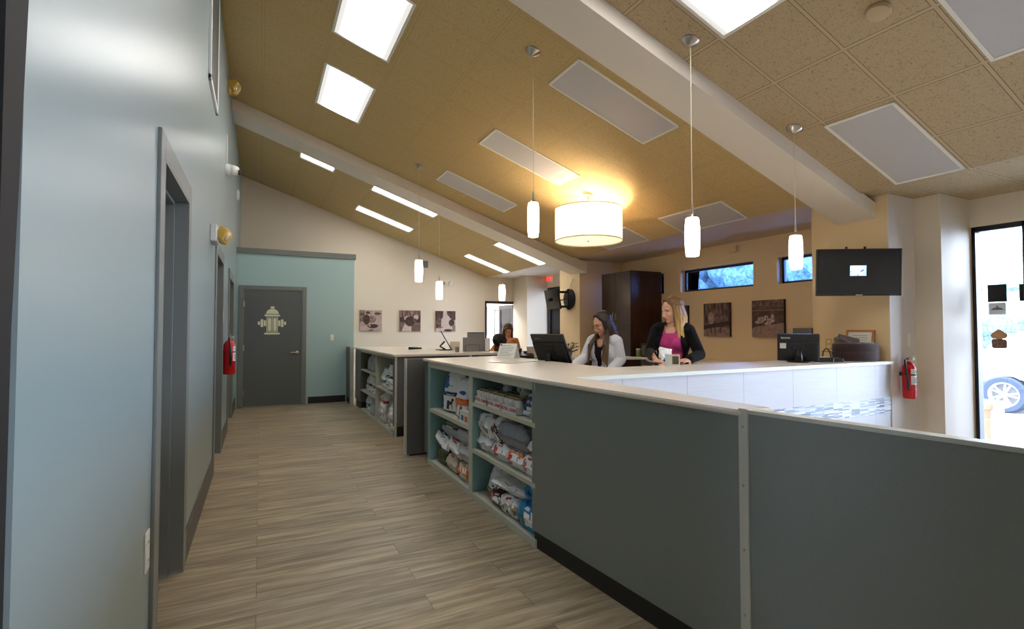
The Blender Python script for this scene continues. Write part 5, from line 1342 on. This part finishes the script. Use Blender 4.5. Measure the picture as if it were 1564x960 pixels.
# ------------------------------------------------------------ people
M_SKIN = paintmat('skin', .5, spec=.4)
try: M_SKIN.node_tree.nodes['Principled BSDF'].inputs['Subsurface Weight'].default_value = .0
except Exception: pass
def cap(bm, p0, p1, r0, r1=None, n=14):
    """tapered round-ended limb piece"""
    r1 = r0 if r1 is None else r1; p0, p1 = Vector(p0), Vector(p1); d = p1-p0; L_ = d.length; q = d.to_track_quat('Z', 'Y').to_matrix().to_4x4() if L_ > 1e-6 else Matrix.Identity(4)
    prof = [(r0*math.sin(a), -r0*math.cos(a)) for a in (0.001, .5, 1.0, 1.4)]+[(r0, 0), (r1, L_)]+[(r1*math.cos(a), L_+r1*math.sin(a)) for a in (.3, .8, 1.2, 1.569)]
    lathe(bm, [(max(0, a), b_) for a, b_ in prof], n, M=T(*p0)@q)
def ell3(bm, c, r, M=None, sub=3):
    t = BM(); bmesh.ops.create_icosphere(t, subdivisions=sub, radius=1)
    for v in t.verts: v.co = Vector((c[0]+v.co.x*r[0], c[1]+v.co.y*r[1], c[2]+v.co.z*r[2]))
    merge(bm, t, M)
def fuse(bm, voxel, smooth=4, fac=.5):
    me = bpy.data.meshes.new('tmp'); bm.to_mesh(me); bm.free(); o = bpy.data.objects.new('tmp', me); COL.objects.link(o)
    m = o.modifiers.new('r', 'REMESH'); m.mode = 'VOXEL'; m.voxel_size = voxel
    if smooth: s = o.modifiers.new('s', 'SMOOTH'); s.iterations = smooth; s.factor = fac
    dg = bpy.context.evaluated_depsgraph_get(); dg.update()
    out = bpy.data.meshes.new_from_object(o.evaluated_get(dg)); bpy.data.objects.remove(o); bpy.data.meshes.remove(me)
    out.polygons.foreach_set('use_smooth', [True]*len(out.polygons)); return out
def cut(me, fn):
    b = BM(); b.from_mesh(me); bmesh.ops.delete(b, geom=[f for f in b.faces if fn(f.calc_center_median())], context='FACES'); b.to_mesh(me); b.free(); return me
def meshobj(name, me, m, parent, solid=0):
    me.name = name; me.materials.clear(); me.materials.append(m); o = bpy.data.objects.new(name, me); link(o, parent)
    if solid: q = o.modifiers.new('t', 'SOLIDIFY'); q.thickness = solid; q.offset = 1
    return o
def hand(bm, wr, d, nrm, side, curl=.5, s=1.):
    """palm and five separate fingers; d = pointing direction, nrm = back of the hand, side=+1 right hand"""
    d = Vector(d).normalized(); nrm = Vector(nrm); nrm = (nrm-d*nrm.dot(d)).normalized(); lat = d.cross(nrm)*side   # lat points to the thumb side
    wr = Vector(wr)
    M = Matrix((lat, d, nrm)).transposed().to_4x4(); M.translation = wr
    ell3(bm, (0, .045*s, 0), (.036*s, .05*s, .014*s), M=M, sub=2)
    for k, (x, L_) in enumerate(((.027, .068), (.009, .076), (-.009, .071), (-.026, .056))):
        p = Vector((x*s, .082*s, 0)); a = 0
        for j, (f, r) in enumerate(((.45, .0085), (.32, .0078), (.23, .0068))):
            a += curl*(.45+.25*j); q = p+Vector((x*.12, math.cos(a), -math.sin(a)))*L_*f*s
            cap(bm, M@p, M@q, r*s, r*.95*s, 8); p = q
    p = Vector((.03*s, .022*s, -.004)); q = p+Vector((.024, .026, -.01))*s; r_ = q+Vector((.008, .03, -.012))*s
    cap(bm, M@p, M@q, .012*s, .0095*s, 8); cap(bm, M@q, M@r_, .0095*s, .008*s, 8)
def head_prims(bm, H, slim=1.):
    E = lambda c, r: ell3(bm, c, r, M=H)
    E((0, -.012, .03), (.073*slim, .093, .086)); E((0, .022, -.032), (.058*slim, .066, .082)); E((0, .056, -.096), (.024, .022, .017)); E((0, .02, -.085), (.045*slim, .045, .028))
    for s in (-1, 1):
        E((s*.033, .052, -.034), (.024, .024, .028)); E((s*.073*slim, -.004, -.014), (.009, .018, .03)); cap(bm, H@Vector((s*.012, .078, .02)), H@Vector((s*.045, .066, .016)), .011, .009, 8)
        E((s*.009, .094, -.042), (.008, .009, .007))
    cap(bm, H@Vector((0, .084, .006)), H@Vector((0, .104, -.036)), .008, .0105, 10)
    E((0, .086, -.062), (.021, .010, .0055)); E((0, .084, -.0725), (.017, .010, .0065))
def face_paint(H, skin, lip=(190, 100, 96), brow=(60, 40, 32), sc_=1, lids=False):
    Hi = H.inverted(); sk = rgb(*skin); dk = tuple(x*.82 for x in sk); lp = rgb(*lip); bw = rgb(*brow); wh = rgb(236, 232, 228); ir = rgb(50, 36, 30); ch = mixc(sk, rgb(214, 120, 106), .22)
    def f(c, n):
        p = Hi@c
        if abs(p.x) < .08 and abs(p.z) < .13 and p.y > .02:
            ax = abs(p.x)
            if (ax/.022)**2+((p.z+.067)/.0085)**2 < 1 and p.y > .07: return lp
            if ((ax-.031)/.014)**2+((p.z+.001)/.0065)**2 < 1:
                if lids: return dk
                return ir if ((ax-.031)/.0065)**2+((p.z+.001)/.0065)**2 < 1 else wh
            if ((ax-.031)/.017)**2+((p.z-.0055)/.0035)**2 < 1: return ir
            if ((ax-.032)/.021)**2+((p.z-.0225-.004*math.cos(ax*60))/.0032)**2 < 1: return bw
            if ((ax-.038)/.02)**2+((p.z+.035)/.018)**2 < 1: return ch
        return sk
    return f
def hairmat(name, c1, c2, z0, z1):
    """strands; colour runs from roots (top) to ends (bottom) as the hair is dyed"""
    m, nt, N, L, b = nodes(name)
    tc = N('ShaderNodeTexCoord'); s = N('ShaderNodeSeparateXYZ'); L(tc.outputs['Object'], s.inputs[0])
    mr = N('ShaderNodeMapRange'); mr.inputs[1].default_value = z0; mr.inputs[2].default_value = z1; L(s.outputs['Z'], mr.inputs[0])
    mp = N('ShaderNodeMapping'); mp.inputs['Scale'].default_value = (110, 110, 5); L(tc.outputs['Object'], mp.inputs[0])
    n = N('ShaderNodeTexNoise'); n.inputs['Scale'].default_value = 1; n.inputs['Detail'].default_value = 3; L(mp.outputs[0], n.inputs['Vector'])
    ad = math_node(N, L, 'ADD', mr.outputs[0], math_node(N, L, 'MULTIPLY', math_node(N, L, 'SUBTRACT', n.outputs['Fac'], .5), .9))
    r = N('ShaderNodeValToRGB'); r.color_ramp.elements[0].color = (*rgb(*c2), 1); r.color_ramp.elements[1].color = (*rgb(*c1), 1); L(ad, r.inputs['Fac']); L(r.outputs['Color'], b.inputs['Base Color'])
    b.inputs['Roughness'].default_value = .38; bp = N('ShaderNodeBump'); bp.inputs['Strength'].default_value = .8; bp.inputs['Distance'].default_value = .003; L(n.outputs['Fac'], bp.inputs['Height']); L(bp.outputs[0], b.inputs['Normal'])
    return m
def cloth(name, c): return mat(name, c, .9, bump=.4, bscale=26, sheen=.05, spec=.2)
def person(label, loc, rz, scale, face_yaw, face_pitch, lean, joints, skin, seated=False, headoff=(0, 0), voxel=.005, brow=(60, 40, 32), lids=False, group=None):
    """joints: world positions elbow/wrist for R and L plus hand direction; returns dict with helpers"""
    R0 = T(*loc)@Rz(math.radians(rz))@Matrix.Scale(scale, 4); Ri = R0.inverted()
    Lc = lambda p: Ri@Vector(p)
    # lean: bends the trunk forward about the hips
    hip = .93
    Bn = T(0, 0, hip)@Rx(-math.radians(lean))@T(0, 0, -hip)
    sh = {1: Bn@Vector((.15, -.01, 1.36)), -1: Bn@Vector((-.15, -.01, 1.36))}
    neck0 = Bn@Vector((0, -.02, 1.36)); neck1 = neck0+Vector((headoff[0]*.6, .02+headoff[1]*.6, .11))
    H = T(*(neck1+Vector((0, .02, .075))))@Rz(math.radians(face_yaw))@Rx(math.radians(-face_pitch))
    P = dict(R0=R0, Lc=Lc, B=Bn, sh=sh, H=H, neck0=neck0, neck1=neck1)
    el = {}; wrv = {}
    for s, (e, w_, hd, hn, cu) in joints.items():
        el[s] = Lc(e); wrv[s] = Lc(w_)
    P['el'] = el; P['wr'] = wrv
    b = BM()
    tp = lambda bm, g=0: torso(bm, P, g)
    torso(b, P, -.004); legs(b, P, seated, 0)
    for s in (1, -1):
        cap(b, sh[s], el[s], .042, .036); cap(b, el[s], wrv[s], .036, .024)
        hd = R0.to_3x3().inverted()@Vector(joints[s][2]); hn = R0.to_3x3().inverted()@Vector(joints[s][3])
        hand(b, wrv[s], hd, hn, s, joints[s][4], 1.0)
    cap(b, neck0, neck1+Vector((0, 0, .03)), .052, .048); head_prims(b, H)
    me = fuse(b, voxel/scale, 2, .4)
    colour(me, face_paint(H, skin, brow=brow, lids=lids))
    o = meshobj('person', me, M_SKIN, None); o.matrix_world = R0; tag(o, label, 'person', group); P['o'] = o
    return P
def torso(b, P, g=0):
    B_ = P['B']; E = lambda c, r: ell3(b, c, tuple(x+g for x in r), M=B_)
    E((0, 0, 1.24), (.142, .098, .16)); cap(b, B_@Vector((-.12, -.01, 1.36)), B_@Vector((.12, -.01, 1.36)), .05+g); E((0, 0, 1.08), (.125, .09, .17)); E((0, -.01, .93), (.165, .115, .14))
    for s in (-1, 1): E((s*.064, .066, 1.235), (.056, .042, .054))
    cap(b, B_@Vector((0, -.025, 1.36)), B_@Vector((0, -.02, 1.42)), .07+g, .05+g)
def legs(b, P, seated, g):
    for s in (-1, 1):
        if seated:
            cap(b, (s*.09, 0, .9), (s*.1, .40, .9), .085+g, .06+g); cap(b, (s*.1, .42, .88), (s*.1, .44, .5), .055+g, .04+g); ell3(b, (s*.1, .5, .45), (.045+g, .12+g, .04+g))
        else:
            cap(b, (s*.085, 0, .88), (s*.09, .01, .48), .09+g, .056+g); cap(b, (s*.09, .01, .48), (s*.09, -.01, .09), .055+g, .036+g); ell3(b, (s*.09, .05, .045), (.045+g, .12+g, .042+g))
def sleeves(b, P, g, upto=1.):
    for s in (1, -1):
        e, w_ = P['el'][s], P['wr'][s]; w2 = e+(w_-e)*upto
        cap(b, P['sh'][s], e, .046+g, .039+g); cap(b, e, w2, .039+g, .03+g)
def hair_cap(b, H, r=(.086, .098, .096)):
    ell3(b, (0, -.036, .044), r, M=H)
def locks(b, H, P_, pts, r):
    for a in pts: cap(b, a[0], a[1], a[2], a[3], 10)
def trousers(P, m, seated=False):
    b = BM(); legs(b, P, seated, .012); ell3(b, (0, -.01, .92), (.178, .128, .13)); me = fuse(b, .01, 3)
    me = cut(me, lambda c: c.z < .1 or (seated and c.z < .47)); return meshobj('trousers', me, m, P['o'])
def shoes(P, seated=False):
    b = BM()
    for s in (-1, 1):
        c = (s*.1, .5, .45) if seated else (s*.09, .05, .05); ell3(b, c, (.056, .135, .05)); 
    me = fuse(b, .01, 2)
    for v in me.vertices: v.co.z = max(v.co.z, .0 if not seated else .4)
    meshobj('shoes', me, M_BLACKM, P['o'])

# blonde woman in black jacket and pink top
O2 = (3.47, 3.60, 0)
P = person('person with long blonde hair, black jacket and pink top, looking down at papers', O2, 122, .985, -40, 12, 2,
  {1: (px(992, 538, 4.72), px(1001, 549, 4.42), (-.15, -1, -.25), (-.3, -.2, .9), .55), -1: (px(1069, 541, 4.60), px(1052, 549, 4.44), (-1, -.1, -.1), (0, -.3, .9), .7)}, (226, 176, 152), brow=(120, 84, 56), lids=True)
H = P['H']; o = P['o']
b = BM(); torso(b, P, .006); me = fuse(b, .006, 3)
me = cut(me, lambda c: (c.z > 1.33-.0 and abs(c.x) < (c.z-1.27)*.62 and c.y > -.05) or c.z > 1.415)
meshobj('scrub_top', me, cloth('pink_scrub_cotton', (206, 70, 140)), o, .002)
b = BM(); torso(b, P, .02); sleeves(b, P, .008, .93); cap(b, (0, 0, 1.0), (0, 0, .86), .15, .17)
for s in (-1, 1): cap(b, P['neck0']+Vector((s*.05, .03, .06)), P['neck0']+Vector((s*.09, .08, -.05)), .018, .016)
me = fuse(b, .006, 3)
me = cut(me, lambda c: (c.y > .0 and abs(c.x+.012) < .055+.05*max(0, 1-abs(c.z-1.18)/.3) and c.z < 1.46) or c.z < .84 or (c.z > 1.44))
meshobj('jacket', me, cloth('black_jacket_cloth', (13, 13, 18)), o, .004)
trousers(P, cloth('black_jacket_cloth', (13, 13, 18))); shoes(P)
b = BM(); hair_cap(b, H)
for k in range(15):
    a = math.radians(200+k*(320-180)/15*1.0)
    a = math.radians(172+k*196/14); p = Vector((.078*math.cos(a), -.01+.085*math.sin(a), .03)); e = Vector((.098*math.cos(a), -.035+.085*math.sin(a)+.02, -.17-.03*math.sin(k*2.1)))
    cap(b, H@p, H@((p+e)/2+Vector((.012*math.cos(a), .012*math.sin(a), 0))), .026, .024, 10); cap(b, H@((p+e)/2+Vector((.012*math.cos(a), .012*math.sin(a), 0))), H@e, .024, .012, 10)
for s in (-1, 1):
    for k in range(3):
        p = Vector((s*(.074), .022-.022*k, .045)); m_ = Vector((s*.088, .022-.02*k, -.08)); e = Vector((s*(.098+.012*k), .05-.02*k, -.285+.015*k))
        cap(b, H@p, H@m_, .015, .021, 10); cap(b, H@m_, H@e, .021, .009, 10)
    cap(b, H@Vector((s*.006, .045, .116)), H@Vector((s*.068, .032, .062)), .013, .015, 10)
me = fuse(b, .0055, 3)
for v in me.vertices:
    q = v.co; k = noise.noise(Vector((q.x*70, q.y*70, q.z*6))); v.co = q+Vector((q.x, q.y, 0)).normalized()*k*.006
meshobj('hair', me, hairmat('ombre_blonde_hair', (108, 76, 50), (222, 184, 112), 1.30, 1.62), o)

# woman in white coat with glasses
O1 = (3.02, 4.03, 0)
P = person('person with long dark hair and glasses in a white coat behind the counter', O1, 112, .905, -28, 22, 5,
  {1: (px(893, 546, 4.95), px(874, 560, 4.78), (-.9, .1, -.3), (-.1, 0, 1), .4), -1: (px(948, 549, 4.82), px(925, 575, 4.62), (-1, 0, -.3), (0, -.3, .9), .5)}, (222, 170, 140), brow=(34, 24, 22), lids=True, headoff=(0, .03))
H = P['H']; o = P['o']
b = BM(); torso(b, P, .006); me = fuse(b, .007, 3); me = cut(me, lambda c: (c.z > 1.3 and abs(c.x) < (c.z-1.27)*.6 and c.y > 0) or c.z > 1.43); meshobj('shirt', me, cloth('dark_plum_shirt', (44, 30, 34)), o, .002)
b = BM(); torso(b, P, .024); sleeves(b, P, .014, .96); cap(b, (0, .0, 1.0), (0, .0, .7), .165, .2)
B_ = P['B']
for s in (-1, 1):
    for k in range(4): ell3(b, tuple(B_@Vector((s*(.035+.022*k*.7), .075+.012*k, 1.40-.05*k))), (.022, .012, .035))
me = fuse(b, .006, 3)
Bi = B_.inverted()
def fr(c):
    q = Bi@c
    return (q.y > .02 and abs(q.x) < .018+max(0, (q.z-1.08))*.15 and q.z < 1.5) or q.z < .62 or q.z > 1.45
me = cut(me, fr); meshobj('white_coat', me, cloth('white_coat_cotton', (228, 230, 240)), o, .004)
trousers(P, cloth('grey_trousers', (70, 70, 76))); shoes(P)
bd = bx(-.018, .018, 0, .006, -.03, .03, .003); c0 = B_@Vector((-.075, .143, 1.215))
q_ = obj('badge', bd, mat('brown_badge', (120, 84, 50), .5), o); q_.location = c0
b = BM(); hair_cap(b, H, (.083, .096, .094))
for k in range(15):
    a = math.radians(176+k*188/14); p = Vector((.074*math.cos(a), -.01+.083*math.sin(a), .03)); m_ = Vector((.084*math.cos(a), -.02+.09*math.sin(a), -.1)); e = Vector((.085*math.cos(a), -.03+.08*math.sin(a), -.24-.02*math.sin(k*1.7)))
    cap(b, H@p, H@m_, .024, .024, 10); e2 = H@e; cap(b, H@m_, e2, .024, .012, 10)
for s in (-1, 1):
    cap(b, H@Vector((s*.006, .045, .114)), H@Vector((s*.066, .03, .06)), .013, .015, 10); cap(b, H@Vector((s*.072, .02, .05)), H@Vector((s*.08, .012, -.08)), .013, .02, 10)
    # long front strands falling to the chest
    base = H@Vector((s*.08, .01, -.08))
    for k in range(3):
        p1 = B_@Vector((s*(.085+.01*k), .135-.012*k, 1.33)); p2 = B_@Vector((s*(.085+.014*k), .172-.014*k, 1.17-.03*k+(.03 if s > 0 else 0)))
        cap(b, base, p1, .024, .022, 10); cap(b, p1, p2, .022, .008, 10)
me = fuse(b, .0055, 3)
for v in me.vertices:
    q = v.co; k = noise.noise(Vector((q.x*70, q.y*70, q.z*6))); v.co = q+Vector((q.x, q.y, 0)).normalized()*k*.006
meshobj('hair', me, hairmat('dark_brown_hair', (34, 24, 26), (132, 98, 58), 1.08, 1.5), o)
b = BM()
for s in (-1, 1):
    tube(b, [tuple(H@Vector((s*.033+.021*math.cos(a), .1-.006*abs(math.cos(a)), -.004+.019*math.sin(a)))) for a in [2*PI*k/20 for k in range(20)]], .0016, 6, closed=True)
    tube(b, [tuple(H@Vector((s*.054, .096, 0))), tuple(H@Vector((s*.078, .06, .002))), tuple(H@Vector((s*.08, 0, -.002)))], .0015, 6)
tube(b, [tuple(H@Vector((-.012, .1, .0))), tuple(H@Vector((.012, .1, .0)))], .0016, 6)
obj('eyeglasses', b, mat('dark_glasses_frame', (60, 50, 56), .3), o)

# tablet and papers held by the blonde woman
c = px(1016, 556, 4.42)
t = thing('clipboard', 'dark clipboard under the hands of the blonde woman', 'clipboard'); t.matrix_world = T(c.x, c.y, 1.062)@Rz(-.35)@Rx(.05)
obj('board', bx(-.15, .13, -.09, .1, -.004, .004, .002), M_BLACKM, t); obj('clip', bx(-.15, -.12, -.03, .05, .004, .012, .002), M_ALU, t)
c = px(1016, 548, 4.40)
t = thing('papers', 'crumpled white papers held by the blonde woman', 'paper'); t.matrix_world = T(c.x, c.y, 1.085)@Rz(-.3)
for k, (rx, ry, w_) in enumerate(((.9, .2, .075), (1.2, -.3, .06), (.6, .5, .07))):
    b = BM(); g = [[b.verts.new(((i/6-.5)*w_*1.6, 0, j/6*w_*1.4)) for i in range(7)] for j in range(7)]
    for rw in g:
        for v in rw: v.co.y += .014*noise.noise(v.co*30+Vector((k, 0, 0)))
    for j in range(6):
        for i in range(6): b.faces.new((g[j][i], g[j][i+1], g[j+1][i+1], g[j+1][i]))
    q = obj('sheet', b, M_PAPER, t, smooth='keep', rot=(rx-1.2, ry, k*.4)); md = q.modifiers.new('t', 'SOLIDIFY'); md.thickness = .0012

# two people at the far counter
P = person('person with brown hair in a tan top leaning at the far counter', (3.72, 7.62, 0), 150, .865, 10, 38, 18,
  {1: ((3.42, 7.66, .98), (3.46, 7.42, .92), (.2, -1, 0), (0, 0, 1), .5), -1: ((3.86, 7.50, .96), (3.64, 7.34, .93), (-1, -.2, 0), (0, 0, 1), .5)}, (226, 158, 112), voxel=.007, brow=(70, 46, 30), lids=True)
H = P['H']; o = P['o']
b = BM(); torso(b, P, .01); sleeves(b, P, .004, .3); me = fuse(b, .009, 3); me = cut(me, lambda c: (P['B'].inverted()@c).z > 1.40 or ((P['B'].inverted()@c).z > 1.3 and abs(c.x) < .05 and c.y > 0)); meshobj('top', me, cloth('tan_orange_top', (212, 148, 88)), o, .002)
trousers(P, cloth('grey_trousers', (70, 70, 76))); shoes(P)
b = BM(); hair_cap(b, H)
for k in range(13):
    a = math.radians(176+k*188/12); p = Vector((.078*math.cos(a), -.01+.085*math.sin(a), .03)); e = Vector((.09*math.cos(a), -.02+.08*math.sin(a), -.2)); cap(b, H@p, H@e, .026, .014, 8)
for s in (-1, 1): cap(b, H@Vector((s*.01, .06, .11)), H@Vector((s*.07, .035, .05)), .018, .018, 8); cap(b, H@Vector((s*.076, .02, .04)), H@Vector((s*.085, .03, -.17)), .018, .014, 8)
me = fuse(b, .008, 3); meshobj('hair', me, hairmat('chestnut_hair', (72, 44, 26), (110, 66, 36), 1.2, 1.6), o)
ch = thing('office_chair', 'black office chair under the person with curly hair at the far counter', 'chair', (3.15, 7.0, 0), math.radians(205))
obj('seat', bx(-.22, .22, -.22, .22, .46, .52, .03), M_BLACKM, ch); obj('backrest', bx(-.19, .19, -.27, -.23, .6, .98, .02), M_BLACKM, ch)
b = BM(); tube(b, [(0, 0, .08), (0, 0, .46)], .025, 10)
for k in range(5): a = k*2*PI/5; tube(b, [(0, 0, .09), (.26*math.cos(a), .26*math.sin(a), .06)], .018, 6); ell3(b, (.27*math.cos(a), .27*math.sin(a), .028), (.027, .027, .027), sub=2)
tube(b, [(0, -.1, .47), (0, -.25, .47), (0, -.25, .65)], .016, 6); obj('base', b, M_BLACK, ch)
P = person('person with short curly black hair in a blue shirt, head bowed behind the far counter', (3.15, 7.0, -.355), 205, .96, 6, 42, 14,
  {1: ((2.98, 6.92, .90), (3.02, 6.80, .80), (.2, -1, 0), (0, 0, 1), .5), -1: ((3.42, 6.80, .90), (3.25, 6.76, .80), (-.3, -1, 0), (0, 0, 1), .5)}, (96, 58, 38), seated=True, voxel=.007, brow=(20, 14, 12), lids=True)
H = P['H']; o = P['o']
b = BM(); torso(b, P, .012); sleeves(b, P, .008, .4); me = fuse(b, .009, 3); me = cut(me, lambda c: (P['B'].inverted()@c).z > 1.42); meshobj('shirt', me, cloth('blue_polo', (40, 92, 150)), o, .002)
trousers(P, cloth('grey_trousers', (70, 70, 76)), True); shoes(P, True)
b = BM(); hair_cap(b, H, (.098, .112, .098)); rr = random.Random(4)
for k in range(90):
    a, e = rr.uniform(0, 2*PI), rr.uniform(-.1, 1.5); d_ = Vector((math.cos(a)*math.cos(e), math.sin(a)*math.cos(e), math.sin(e)))
    if d_.y > .55 and d_.z < .45: continue
    ell3(b, (d_.x*.098, -.022+d_.y*.112, .045+d_.z*.1), (.02,)*3, M=H, sub=1)
me = fuse(b, .007, 1); meshobj('hair', me, mat('black_curly_hair', (26, 20, 20), .7, bump=.8, bscale=120), o)
